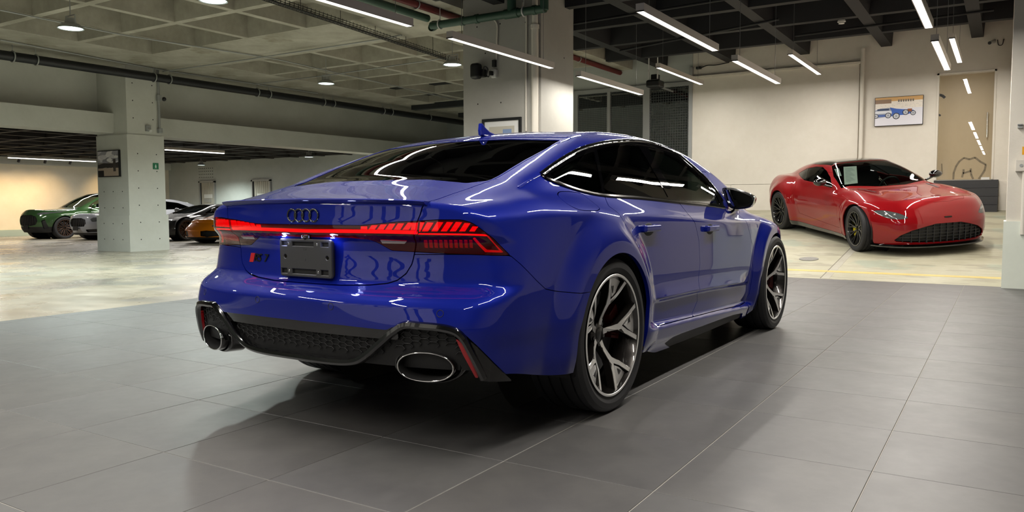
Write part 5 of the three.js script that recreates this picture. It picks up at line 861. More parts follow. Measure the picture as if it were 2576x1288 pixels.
    mesh('diffuser_blade', sweep(P, FR, [[-0.017, -0.03], [-0.017, 0.002], [-0.012, 0.012], [0.002, 0.015], [0.012, 0.008], [0.016, -0.004], [0.016, -0.03]]), gloss, car, 'gloss black blade framing the diffuser');
    for (const s of [1, -1]) {
      const e = new THREE.Group(); e.name = 'tail_pipe'; e.position.set(s * 0.645, 0.357, 1.012); e.rotation.y = s * 0.29; car.add(e);
      const oval = (x, z, n = 48) => Array.from({ length: n }, (_, i) => { const t = i / n * 2 * Math.PI, c = Math.cos(t), d = Math.sin(t); return V(Math.sign(c) * Math.abs(c) ** 0.92 * 0.112 * x, Math.sign(d) * Math.abs(d) ** 0.92 * 0.054 * x, z); });
      const skin = (rings) => { const pos = [], idx = [], n = rings[0].length; for (const r of rings) for (const p of r) pos.push(p.x, p.y, p.z); for (let i = 0; i < rings.length - 1; i++) for (let j = 0; j < n; j++) { const a = i * n + j, b = i * n + (j + 1) % n; idx.push(a, b, a + n, b, b + n, a + n); } const g = new THREE.BufferGeometry(); g.setAttribute('position', new THREE.Float32BufferAttribute(pos, 3)); g.setIndex(idx); g.computeVertexNormals(); return g; };
      mesh('pipe_shell', skin([oval(1.10, -0.12), oval(1.10, -0.01), oval(1.07, 0.004), oval(1.035, 0.006)]), gloss, e, 'gloss black oval tail pipe');
      mesh('pipe_rim', new THREE.TubeGeometry(new THREE.CatmullRomCurve3(oval(1.03, 0.008), true), 96, 0.0032, 8, true), chromeMat, e, 'thin bright rim');
      mesh('pipe_bore', skin([oval(1.02, 0.006), oval(0.96, -0.02), oval(0.93, -0.16), oval(0.02, -0.17)]), soot, e);
      mesh('pipe_surround', skin([oval(1.36, -0.10), oval(1.33, -0.035), oval(1.20, -0.022), oval(1.12, -0.05)]), gloss, e);
    }
    // reflectors and corner panels on the body surface just inside the blue edge
    const low2 = castBody((u, v, y) => F(u, v, y) + 0.010, { uA: -0.42, uB: -0.2, nR: 150, nM: 8, nF: 1, oy: 0.42, nT: 300, th0: -0.6 });
    const cp = L([[1140, 838], [1165, 845], [1200, 873], [1245, 918], [1291, 960], [1213, 960], [1180, 893], [1155, 850]]).map(wy);
    pair('corner_panel', hem(clipField(low2, wField(cp, -0.2), -1), 0.02), gloss, 'gloss black bumper corner');
    const rp = L([[1147, 852], [1157, 858], [1178, 890], [1211, 951], [1197, 951], [1166, 893]]).map(wy);
    pair('reflector', hem(offsetMesh(clipField(low2, wField(rp, -0.2), -1), 0.004), 0.012), reflectRed, 'red reflector strip in the bumper corner');
  }
  { // plate holder
    const g = new THREE.Group(); g.name = 'plate_holder'; g.position.set(0, 0.757, 1.002); g.rotation.x = 0.02; g.userData.label = 'empty grey plastic licence plate holder'; car.add(g);
    const pm = new THREE.MeshStandardMaterial({ color: 0x343435, roughness: 0.42 });
    const R4 = (x0, x1, y0, y1) => [[x0, y0], [x1, y0], [x1, y1], [x0, y1]];
    const holes = [R4(-0.145, -0.112, 0.052, 0.069), R4(-0.078, 0.052, 0.052, 0.069), R4(0.098, 0.140, 0.052, 0.069), R4(-0.150, -0.115, -0.068, -0.048), R4(-0.083, 0.062, -0.068, -0.048), R4(0.092, 0.135, -0.068, -0.048), circ(-0.123, 0.005, 0.008, 0.008, 16), circ(0.132, 0.005, 0.008, 0.008, 16)];
    mesh('holder_plate', extr(rrect(-0.158, 0.158, -0.082, 0.082, 0.012), 0.008, 0.003, holes).translate(0, 0, 0.012), pm, g);
    mesh('holder_base', extr(rrect(-0.153, 0.153, -0.077, 0.077, 0.012), 0.012, 0, []), matt, g);
    for (const x of [-0.123, 0.132]) mesh('screw', merge([new THREE.CylinderGeometry(0.0065, 0.0065, 0.006, 12).rotateX(Math.PI / 2).translate(x, 0.005, 0.016)]), darkChrome, g);
    for (const [x, y] of [[-0.098, 0.060], [0.075, 0.060], [-0.10, -0.058], [0.077, -0.058]]) mesh('clip', rbox(0.006, 0.012, 0.006, 0.002, x, y, 0.022), chromeMat, g);
    mesh('boss', new THREE.CylinderGeometry(0.006, 0.007, 0.004, 16).rotateX(Math.PI / 2).translate(-0.002, -0.005, 0.022), pm, g);
    const f = new TextGeometry('TOP', { font: fontR, size: 0.010, depth: 0.0006, curveSegments: 3 }); mesh('lettering', f.translate(-0.012, 0.033, 0.0225), matt, g, 'moulded word TOP');
    for (const x of [-0.078, 0.078]) { const l = mesh('plate_lamp', rbox(0.022, 0.004, 0.008, 0.0015, x * 1.9, 0.846, 1.006), new THREE.MeshStandardMaterial({ color: 0xffffff, emissive: 0xdfe6ff, emissiveIntensity: 1.5 }), car); const pl = new THREE.PointLight(0xaeb8ff, 0.05); pl.position.set(x * 1.9, 0.838, 1.022); pl.castShadow = true; car.add(pl); }
    mesh('reversing_camera', merge([rbox(0.045, 0.022, 0.03, 0.006, 0.0, 0.848, 1.01), new THREE.SphereGeometry(0.008, 16, 10).translate(0, 0.845, 1.026)]), gloss, car);
  }
  { // ring badge and lettering
    const gs = []; for (const x of [-0.066, -0.022, 0.022, 0.066]) { const t = new THREE.TorusGeometry(0.0262, 0.0038, 8, 40); t.translate(x, 0.94, -rearU(x, 0.94) + 0.004); gs.push(t); }
    for (const g of gs) mesh('badge_ring', g, gloss, car, 'gloss black badge ring');
    const flag = extr([[-0.432, 0.722], [-0.405, 0.722], [-0.391, 0.764], [-0.418, 0.764]], 0.006).translate(0, 0, -rearU(-0.41, 0.745) - 0.001); mesh('badge_flag', flag, new THREE.MeshPhysicalMaterial({ color: 0xb5121b, roughness: 0.3, clearcoat: 1 }), car, 'red slanted badge flag');
    for (const [ch, x, sz] of [['R', -0.398, 0.036], ['S', -0.366, 0.036], ['7', -0.318, 0.036]]) { const t = new TextGeometry(ch, { font: fontB, size: sz, depth: 0.005, curveSegments: 4 }); t.applyMatrix4(new THREE.Matrix4().set(1, 0.28, 0, 0, 0, 1, 0, 0, 0, 0, 1, 0, 0, 0, 0, 1)); mesh('badge_letter', t.translate(x, 0.727, -rearU(x + 0.01, 0.745) + 0.001), gloss, car, 'gloss black badge letter'); }
  }
  // parking sensors
  for (const p of L([[832, 771], [1107, 789]])) for (const s of [1, -1]) { const g = gradOf(F, p), q = new THREE.TorusGeometry(0.0135, 0.0013, 6, 28); q.applyQuaternion(new THREE.Quaternion().setFromUnitVectors(V(0, 0, 1), V(s * g[1], g[2], -g[0]))); mesh('parking_sensor', q.translate(s * p[1], p[2], -p[0]), matt, car); }
  // door handles
  for (const [x, y] of [[1622, 575], [1779, 575]]) {
    const p = surfHit(F, x, y);
    for (const s of [1, -1]) {
      const h = mesh('door_handle', rbox(0.024, 0.036, 0.20, 0.011, s * (p[1] + 0.020), p[2], -p[0] - 0.055, 3), paintBlue, car);
for (const dz of [0.03, -0.14]) mesh('handle_mount', rbox(0.04, 0.038, 0.042, 0.01, s * (p[1] + 0.006), p[2], -p[0] + dz), paintBlue, h);
      { const g = gradOf(F, p), q = new THREE.SphereGeometry(1, 24, 12).scale(0.006, 0.034, 0.075); mesh('handle_cup', q.translate(s * (p[1] - 0.001), p[2] - 0.006, -p[0] - 0.05), matt, h); }
    }
  }
  // door mirrors
  {
    const out = [[1817, 474], [1835, 472], [1855, 475], [1880, 484], [1895, 493], [1897, 503], [1888, 520], [1865, 526], [1840, 524], [1826, 508], [1821, 490]].map(p => { const q = planeHit(p[0], p[1], 0, 2.02); return [q[1], q[2]]; });
    const c = [0.90, 1.02], P = smoothPoly(out, 3), rings = [[1.0, 0], [1.0, 0.03], [0.97, 0.07], [0.86, 0.11], [0.62, 0.145], [0.2, 0.16]];
    const pos = [], idx = [], n = P.length; for (const [k, d] of rings) for (const p of P) pos.push(c[0] + (p[0] - c[0]) * k, c[1] + (p[1] - c[1]) * k, -2.02 - d); for (let i = 0; i < rings.length - 1; i++) for (let j = 0; j < n; j++) { const a = i * n + j, b = i * n + (j + 1) % n; idx.push(a, a + n, b, b, a + n, b + n); }
    const last = (rings.length - 1) * n; for (let j = 1; j < n - 1; j++) idx.push(last, last + j + 1, last + j);
    const gl = insetPoly(P, 0.014);
    for (const s of [1, -1]) {
      const g = new THREE.BufferGeometry(); g.setAttribute('position', new THREE.Float32BufferAttribute(pos.map((q, i) => i % 3 ? q : s * q), 3)); g.setIndex(s > 0 ? idx : idx.map((_, i) => idx[i - i % 3 + [0, 2, 1][i % 3]])); g.computeVertexNormals();
      const m = mesh('door_mirror', g, gloss, car, 'gloss black door mirror');
      mesh('mirror_bezel', extr(P.map(p => [s * p[0], p[1]]), 0.004, 0, [gl.map(p => [s * p[0], p[1]])]).translate(0, 0, -2.022), gloss, m);
      mesh('mirror_glass', new THREE.ShapeGeometry(new THREE.Shape(gl.map(p => new THREE.Vector2(s * p[0], p[1])))).translate(0, 0, -2.034), new THREE.MeshStandardMaterial({ color: 0xb8bcc0, metalness: 1, roughness: 0.02, side: THREE.DoubleSide }), m);
      mesh('mirror_arm', sweep([[s * 0.90, 0.945, -2.10], [s * 0.87, 0.925, -2.12], [s * 0.83, 0.905, -2.15]], [0, 1, 2].map(() => [[0, 0, 1], [s * 0.3, 0.95, 0]]), [[-0.045, -0.014], [-0.045, 0.014], [0.045, 0.014], [0.045, -0.014]]), gloss, m);
    }
  }
  { // roof aerial fin
    const p = [[0.435, 1.374], [0.405, 1.388], [0.36, 1.396], [0.315, 1.418], [0.29, 1.437], [0.280, 1.436], [0.274, 1.40], [0.278, 1.372], [0.30, 1.366]];
    const g = extr(p.map(q => [q[0], q[1]]), 0.012, 0.008, [], 3).translate(0, 0, -0.006); g.rotateY(Math.PI / 2); mesh('roof_aerial', g, paintBlue, car, 'blue shark fin roof aerial');
  }
}
// ---------------------------------------------------------------- the other cars
function bodyFn(t) { // a body from its tables: half width, side section, deck, roof, tail and nose
  const W = sp(t.W), Pf = sp(t.P, true), Dc = sp(t.D), gb = sp(t.gb), Tc = sp(t.T), Rc = sp(t.R), Fc = sp(t.F), wheels = t.wheels, yb = t.belt;
  const S = (u, y) => { let s = W(u) - Pf(y); for (const c of wheels) { const r = Math.hypot(u - c, (y - t.wr) * (y > t.wr ? 1 : 0.45)); s += t.flare * (1 - sstep(t.wr * 1.2, t.wr * 1.75, r)); } return s + (t.extra ? t.extra(u, y) : 0); };
  const D = (u, v) => Dc(u) - t.dc[0] * (v / 0.9) ** 2 - t.dc[1] * (v / 0.9) ** 4 + (t.hump ? t.hump(u, v) : 0);
  const G = (u, y0) => { const y = smax(y0, yb - 0.02, 0.05), q = y - yb; return gb(u) - t.g[0] * q - t.g[1] * Math.max(0, q) ** 2; };
  return (u, v, y) => {
    v = Math.abs(v);
    const low = smax(v - S(u, y), y - D(u, v), t.k || 0.10), top = smax(v - G(u, y), y - Tc(u) + t.tc * (v / 0.6) ** 2, t.kt || 0.12);
    let q = smin(low, top, t.ku || 0.06);
    q = smax(q, Rc(y) + t.rp[0] * v * v + t.rp[1] * v ** 4 - u, 0.12);
    q = smax(q, u - Fc(y) + t.fp[0] * v * v + t.fp[1] * v ** 4, t.kf || 0.12);
    return smax(q, t.floor - y, 0.03);
  };
}
// place a car: local (u, v, y) -> room, given a point on the ground under the rear axle, the heading and the ground normal
function poseCar(o, origin, head, normal) { // all in room [u, v, y]
  const n = V(normal[1], normal[2], -normal[0]).normalize(); let f = V(head[1], head[2], -head[0]); f.addScaledVector(n, -f.dot(n)).normalize();
  const r = f.clone().cross(n).normalize(); // right hand side
  const m = new THREE.Matrix4().makeBasis(r, n, f.clone().negate()); m.setPosition(origin[1], origin[2], -origin[0]);
  m.decompose(o.position, o.quaternion, o.scale); o.updateMatrixWorld(true);
  const inv = m.clone().invert();
  return (C, d) => { const a = toRoom(C), b = toRoom(d); const p = V(a[1], a[2], -a[0]).applyMatrix4(inv), q = V(b[1], b[2], -b[0]).transformDirection(inv); return [[-p.z, p.x, p.y], [-q.z, q.x, q.y]]; };
}
const glassDark = new THREE.MeshPhysicalMaterial({ color: 0x30363a, roughness: 0, transmission: 1, thickness: 0, ior: 1.5 });
const glassClear = new THREE.MeshPhysicalMaterial({ color: 0xa8b4ae, roughness: 0, transmission: 1, thickness: 0, ior: 1.5 });
const lensMat = new THREE.MeshPhysicalMaterial({ color: 0xcfd6d8, roughness: 0.02, transmission: 0.9, thickness: 0, ior: 1.5 });
const yellowCal = new THREE.MeshStandardMaterial({ color: 0xd8c81a, roughness: 0.4 });
const cabin = (car, w, z0, z1, h) => { // seats, dashboard, wheel
  for (const x of [w, -w]) mesh('front_seat', merge([rbox(0.46, 0.14, 0.46, 0.05, x, h - 0.42, z0), rbox(0.46, 0.55, 0.12, 0.05, 0, 0, 0).rotateX(0.3).translate(x, h - 0.12, z0 + 0.28), rbox(0.22, 0.15, 0.08, 0.03, x, h + 0.17, z0 + 0.37)]), cloth, car);
  mesh('dashboard', rbox(1.3, 0.18, 0.4, 0.05, 0, h - 0.14, z1), cloth, car);
  mesh('steering_wheel', new THREE.TorusGeometry(0.17, 0.018, 8, 28).rotateX(-0.35).translate(-w, h - 0.06, z1 + 0.32), matt, car);
};
function carShell(car, F, o) { // body, arches, inner shell
  const { wheels, wr } = o, one = (u, y, c) => y > wr ? Math.hypot(u - c, y - wr) - o.arch : Math.abs(u - c) - o.arch, arch = (u, v, y) => v > 0.35 ? Math.min(...wheels.map(c => one(u, y, c))) : 1;
  let body = castBody(F, o.cast); body = clipField(body, arch, 1); body = clipField(body, (u, v, y) => y - o.bot, 1);
  let inner = castBody((u, v, y) => F(u, v, y) + 0.05, { ...o.cast, nR: 24, nM: 60, nF: 24, nT: 60 }); inner = clipField(inner, arch, 1); inner = clipField(inner, (u, v, y) => y - o.inner, -1);
  mesh('inner_shell', both(inner), matt, car);
  mesh('floor_pan', boxB(-0.62, 0.62, o.bot - 0.02, o.bot + 0.06, -wheels[1] - 0.4, 0.4), matt, car);
  for (const c of wheels) for (const s of [1, -1]) mesh('arch_liner', merge([new THREE.CircleGeometry(o.arch + 0.02, 32).rotateY(s * Math.PI / 2).translate(s * (o.tyreIn || 0.52), wr, -c), (() => { const pos = [], idx = []; for (let i = 0; i <= 24; i++) { const a = lerp(-0.3, Math.PI + 0.3, i / 24); for (const v of [o.tyreIn || 0.52, 0.88]) pos.push(s * v, wr + Math.sin(a) * (o.arch + 0.02), -(c + Math.cos(a) * (o.arch + 0.02))); } for (let i = 0; i < 24; i++) { const q = 2 * i; idx.push(q, q + 1, q + 2, q + 1, q + 3, q + 2); } const g = new THREE.BufferGeometry(); g.setAttribute('position', new THREE.Float32BufferAttribute(pos, 3)); g.setIndex(idx); g.computeVertexNormals(); return g; })()]), matt, car);
  return body;
}
const sideCut = (poly, vmin = 0.35) => { const s = sdPoly(poly); return (u, v, y) => v < vmin ? 1 : s(u, y); };
const frontCut = (poly, umin = 2.2) => { const s = sdPoly(poly); return (u, v, y) => u < umin ? 1 : s(v, y); };
const topCut = (poly, ymin) => { const s = sdPoly(poly); return (u, v, y) => y < ymin ? 1 : s(u, v); };
const pairOn = (car, nm, m, mat, label) => [mesh(nm, geom(...[].concat(m)), mat, car, label), mesh(nm, geom(...[].concat(m).map(mirror)), mat, car, label)];

{ // ---- red coupe on the ramp
  const paint = new THREE.MeshPhysicalMaterial({ color: 0x7c060d, metalness: 0.18, roughness: 0.45, specularIntensity: 0.08, clearcoat: 1, clearcoatRoughness: 0.01 });
  const wheels = [0, 2.704], wr = 0.345;
  const F = bodyFn({
    W: [[-0.9, 0.62], [-0.75, 0.80], [-0.5, 0.885], [-0.1, 0.935], [0.2, 0.925], [0.7, 0.875], [1.2, 0.855], [1.8, 0.87], [2.3, 0.895], [2.7, 0.905], [3.1, 0.875], [3.35, 0.80], [3.5, 0.68], [3.62, 0.5]],
    P: [[0.1, 0.10], [0.18, 0.06], [0.28, 0.035], [0.4, 0.015], [0.52, 0], [0.66, 0.002], [0.74, 0.02], [0.82, 0.06], [0.9, 0.12], [1.0, 0.22]],
    D: [[-0.9, 0.93], [-0.7, 0.955], [-0.4, 0.96], [0, 0.955], [0.6, 0.93], [1.3, 0.915], [1.8, 0.905], [2.2, 0.885], [2.7, 0.845], [3.05, 0.785], [3.3, 0.715], [3.5, 0.62], [3.62, 0.52]], dc: [0.02, 0.055],
    hump: (u, v) => 0.035 * Math.exp(-(((v - 0.70) / 0.16) ** 2)) * sstep(1.7, 2.4, u) * sstep(3.45, 2.9, u) + 0.05 * Math.exp(-(((v - 0.74) / 0.18) ** 2)) * Math.exp(-(((u + 0.05) / 0.55) ** 2)),
    gb: [[-0.9, 0.42], [-0.5, 0.52], [0, 0.66], [0.5, 0.755], [1.1, 0.79], [1.6, 0.77], [2.0, 0.71]], g: [0.72, 0.55], belt: 0.92,
    T: [[-0.9, 0.88], [-0.6, 0.985], [-0.2, 1.115], [0.2, 1.21], [0.55, 1.258], [0.85, 1.272], [1.1, 1.262], [1.4, 1.20], [1.7, 1.085], [2.0, 0.95], [2.3, 0.82]], tc: 0.04,
    R: [[0.1, -0.7], [0.3, -0.78], [0.6, -0.85], [0.85, -0.87], [0.95, -0.88]], rp: [0.12, 0.15],
    F: [[0.1, 3.44], [0.2, 3.53], [0.32, 3.57], [0.45, 3.575], [0.55, 3.55], [0.65, 3.50], [0.8, 3.4]], fp: [0.22, 0.52],
    wheels, wr, flare: 0.035, floor: 0.10, k: 0.09,
  });
  const car = thing('sports_coupe', 'metallic red sports coupe with black roof parked on ramp', 'car');
  const a = [9.50, 0.68, 0.25], b = [11.74, -1.01, 0.52], head = [a[0] - b[0], a[1] - b[1], a[2] - b[2]], hl = Math.hypot(head[0], head[1]);
  const right = [-head[1] / hl, head[0] / hl], mid = [(a[0] + b[0]) / 2, (a[1] + b[1]) / 2], o2 = [mid[0] - head[0] / hl * 1.352 - right[0] * 0.86, mid[1] - head[1] / hl * 1.352 - right[1] * 0.86];
  const toLocal = poseCar(car, [o2[0], o2[1], rampY(o2[0])], head, [-RAMP, 0, 1]);
  const L = (px) => pixelLine(F, px, { toLocal, t0: 9, t1: 22 });
  const uy = (p) => [p[0], p[2]], vy = (p) => [Math.abs(p[1]), p[2]], uv = (p) => [p[0], Math.abs(p[1])];
  let body = carShell(car, F, { wheels, wr, arch: 0.375, bot: 0.13, inner: 0.72, cast: { uA: 0.0, uB: 2.75, nR: 70, nM: 150, nF: 120, oy: 0.5, nT: 160, th0: -0.55 } }), part;
  [part, body] = cutOut(body, sideCut(L([[2009, 436], [2020, 429], [2032, 423], [2054, 419], [2070, 420], [2080, 430], [2089, 446], [2096, 470], [2078, 466], [2050, 459], [2023, 453]]).map(uy), 0.45), 0.001);
  { let q, f = part; const mid2 = L([[2033, 423], [2027, 454]]).map(uy), s = (u) => u; [q, f] = cutOut(f, (u, v, y) => Math.abs((u - mid2[1][0]) - (y - mid2[1][1]) * (mid2[0][0] - mid2[1][0]) / (mid2[0][1] - mid2[1][1])) - 0.012, 0.0005); pairOn(car, 'window_divider', hem(q, 0.01), gloss); pairOn(car, 'side_window', offsetMesh(f, -0.003), glassDark, 'dark tinted side glass'); }
  const wl = L([[2092, 418], [2097, 444], [2117, 474]]), wc = L([[2180, 404], [2236, 467]]);
  [part, body] = cutOut(body, topCut([[wc[0][0], -0.3], [wc[0][0], 0.15], [wl[0][0], Math.abs(wl[0][1])], [wl[1][0], Math.abs(wl[1][1])], [wl[2][0], Math.abs(wl[2][1])], [wc[1][0], 0.2], [wc[1][0], -0.3]], 0.84), 0.001);
  mesh('windscreen', both(offsetMesh(part, -0.003)), glassClear, car, 'clear windscreen');
  [part, body] = cutOut(body, topCut([[wc[0][0] - 0.01, -0.3], [wc[0][0] - 0.01, 0.2], [wl[0][0] - 0.02, Math.abs(wl[0][1]) - 0.01], [0.75, 0.52], [0.2, 0.47], [-0.15, 0.42], [-0.2, 0.2], [-0.2, -0.3]], 1.0), 0.001); mesh('roof_panel', both(hem(part, 0.01)), gloss, car, 'gloss black roof');
  [part, body] = cutOut(body, topCut([[-0.22, -0.3], [-0.22, 0.2], [-0.17, 0.40], [-0.55, 0.34], [-0.62, 0.2], [-0.64, -0.3]], 0.9), 0.001); mesh('rear_window', both(offsetMesh(part, -0.003)), glassDark, car);
  // grille with slats
  const gt = L([[2250, 604], [2265, 593], [2296, 580], [2327, 571], [2355, 563], [2392, 560]]).map(vy), gbm = L([[2384, 608], [2330, 611], [2290, 611], [2253, 608]]).map(vy);
  gt[5][0] = 0; gbm[0][0] = 0; const gp = [...gt.map(p => p.slice()), [-0.3, gt[5][1]], [-0.3, gbm[0][1]], ...gbm];
  [part, body] = cutOut(body, frontCut(gp, 2.9), 0.002);
  mesh('grille_surround', both(hem(part, 0.0)).translate(0, 0, 0), matt, car).visible = true; car.children[car.children.length - 1].geometry = both(offsetMesh(part, -0.09));
  { const gs = [], bars = [], fy = (v, y) => { let A = 2.5, Bq = 3.8; for (let k = 0; k < 24; k++) { const m = (A + Bq) / 2; if (F(m, v, y) > 0) Bq = m; else A = m; } return A; }, inside = sdPoly(gp.map(p => p)), ins = (v, y) => inside(Math.abs(v), y) < -0.004; const y0 = gbm[0][1], y1 = gt[5][1], bm = new THREE.MeshStandardMaterial({ color: 0x17191c, roughness: 0.45 });
    for (let k = 1; k < 6; k++) { const y = lerp(y0, y1, k / 6); const pts = []; for (let i = -40; i <= 40; i++) { const v = i / 40 * 0.8; if (ins(v, y)) pts.push([v, y, -(fy(Math.abs(v), y) - 0.035)]); } if (pts.length > 2) mesh('grille_bar', tube(pts, 0.006, 6, pts.length * 2), bm, car); }
    for (let k = -7; k <= 7; k++) { const v = k * 0.096, ys = []; for (let y = y0 - 0.05; y < y1 + 0.02; y += 0.006) if (ins(v, y)) ys.push(y); if (ys.length > 3) mesh('grille_bar', merge([boxB(v - 0.005, v + 0.005, ys[0], ys[ys.length - 1], -(fy(Math.abs(v), (ys[0] + ys[ys.length - 1]) / 2) - 0.03), -(fy(Math.abs(v), (ys[0] + ys[ys.length - 1]) / 2) - 0.055))]), bm, car); } }
  // headlamps
  const hp = L([[2197, 531], [2218, 529], [2240, 532], [2265, 538], [2285, 548], [2262, 552], [2234, 549], [2213, 541]]).map(vy);
  [part, body] = cutOut(body, frontCut(smoothPoly(hp, 3), 2.7), 0.001);
  for (const s of [1, -1]) { const f = (m) => s > 0 ? geom(m) : geom(mirror(m)); const h = mesh('headlamp', f(part), lensMat, car, 'clear headlamp lens'); mesh('lamp_housing', f(offsetMesh(part, -0.05)), matt, h); const c = hp.reduce((q, p) => [q[0] + p[0] / 8, q[1] + p[1] / 8], [0, 0]); for (const d of [-0.05, 0.03]) { let A = 2.5, Bq = 3.8; const v = c[0] + d; for (let k = 0; k < 24; k++) { const m = (A + Bq) / 2; if (F(m, v, c[1]) > 0) Bq = m; else A = m; } mesh('projector', new THREE.SphereGeometry(0.026, 16, 12).translate(s * v, c[1] - 0.002, -(A - 0.035)), chromeMat, h); } }
  // bonnet, door
  const bn = [[1.86, -0.3], [1.86, 0.3], [1.80, 0.62], [2.1, 0.66], [2.6, 0.60], [3.1, 0.50], [3.36, 0.36], [3.42, 0.1], [3.42, -0.3]]; [part, body] = cutOut(body, topCut(bn, 0.55), 0.0015); mesh('bonnet', both(hem(part, 0.015)), paint, car);
  const dr = L([[2094, 476], [2104, 520], [2112, 573], [2080, 562], [2040, 547], [2011, 536], [2002, 500], [2001, 470], [2004, 456]]).map(uy); [part, body] = cutOut(body, sideCut([[dr[8][0], 1.1], ...dr.slice().reverse().slice(0), [dr[0][0], 1.1]], 0.5), 0.0018); pairOn(car, 'door', hem(part, 0.015), paint);
  // sills, splitter and other black trim cut from the lower edge
  [part, body] = cutOut(body, (u, v, y) => y - (u > 3.0 ? 0.17 : u < -0.4 ? 0.22 : 0.185 + 0.02 * sstep(1.8, 0.4, u)), 0.001); mesh('lower_trim', both(hem(offsetMesh(part, 0.004), 0.02)), gloss, car, 'gloss black sill and splitter trim');
  mesh('body_shell', both(hem(body, 0.015)), paint, car, 'metallic red body shell');
  mesh('splitter', (() => { const pts = []; for (let i = -24; i <= 24; i++) { const v = i / 24 * 0.86; let A = 2.4, Bq = 3.8; for (let k = 0; k < 24; k++) { const m = (A + Bq) / 2; if (F(m, Math.abs(v), 0.2) > 0) Bq = m; else A = m; } pts.push([v, -(A + 0.035)]); } const s = new THREE.Shape([...pts.map(p => new THREE.Vector2(p[0], p[1])), new THREE.Vector2(0.8, -2.9), new THREE.Vector2(-0.8, -2.9)]); const g = new THREE.ExtrudeGeometry(s, { depth: 0.018, bevelEnabled: false }); g.rotateX(Math.PI / 2).scale(1, 1, 1); return g.translate(0, 0.148, 0); })(), gloss, car, 'gloss black front splitter');
  // bonnet slits, badge
  for (const s of [1, -1]) { const pts = []; for (let i = 0; i <= 8; i++) { const u = lerp(2.15, 2.55, i / 8), v = lerp(0.56, 0.50, i / 8); let A = 0.4, Bq = 1.2; for (let k = 0; k < 24; k++) { const m = (A + Bq) / 2; if (F(u, v, m) > 0) Bq = m; else A = m; } pts.push([u, s * v, A]); } mesh('bonnet_vent', bead(F, pts, 0.016, 0.003, 0.004), matt, car); }
  { const p = L([[2384, 545]])[0]; mesh('nose_badge', rbox(0.11, 0.022, 0.012, 0.006, 0, p[2], -p[0] - 0.004), darkChrome, car, 'small winged badge'); }
  // door mirrors
  for (const s of [1, -1]) { const m = mesh('door_mirror', new THREE.SphereGeometry(1, 24, 16).scale(0.105, 0.062, 0.075).translate(s * 0.985, 0.985, -1.72), gloss, car, 'gloss black door mirror'); mesh('mirror_arm', rod([s * 0.95, 0.95, -1.72], [s * 0.80, 0.90, -1.75], 0.02, 8), gloss, m); }
  // paper notice and stickers behind the windscreen
  { const tx = canvasTex(96, 128, (g) => { g.fillStyle = '#e4e4de'; g.fillRect(0, 0, 96, 128); g.fillStyle = '#8a8f92'; for (let y = 12; y < 112; y += 6) g.fillRect(10, y, 40 + (y * 7) % 36, 1.6); });
    const m = bodyPatch(F, [[2122, 418], [2155, 416], [2158, 459], [2124, 463]], 3, 4, -0.012, { toLocal, t0: 9, t1: 22 }); const g = geom(...thick(m, 0.0008)); const q = new Float32Array(g.attributes.position.count * 2); for (let j = 0; j <= 4; j++) for (let i = 0; i <= 3; i++) { const k = j * 4 + i; q[2 * k] = i / 3; q[2 * k + 1] = 1 - j / 4; } g.setAttribute('uv', new THREE.BufferAttribute(q, 2)); mesh('paper_notice', g, new THREE.MeshStandardMaterial({ map: tx, roughness: 0.7 }), car, 'white paper notice behind the windscreen');
    for (const qd of [[[2098, 424], [2110, 422], [2117, 441], [2106, 442]]]) mesh('windscreen_sticker', geom(...thick(bodyPatch(F, qd, 2, 2, -0.01, { toLocal, t0: 9, t1: 22 }), 0.0008)), M.whitePlastic, car, 'pale sticker'); }
  cabin(car, 0.36, -1.0, -1.75, 0.86);
  for (const c of wheels) for (const s of [1, -1]) addWheel(car, { side: s, pos: [s * (c ? 0.80 : 0.80), wr, -c], R: wr, r: 0.262, w: c ? 0.255 : 0.29, kind: 'fork', n: 10, calMat: yellowCal, spin: 0.2, calAng: (s > 0 ? 1 : -1) * (c ? 1.9 : -1.5), steer: c ? -0.10 : 0 });
}
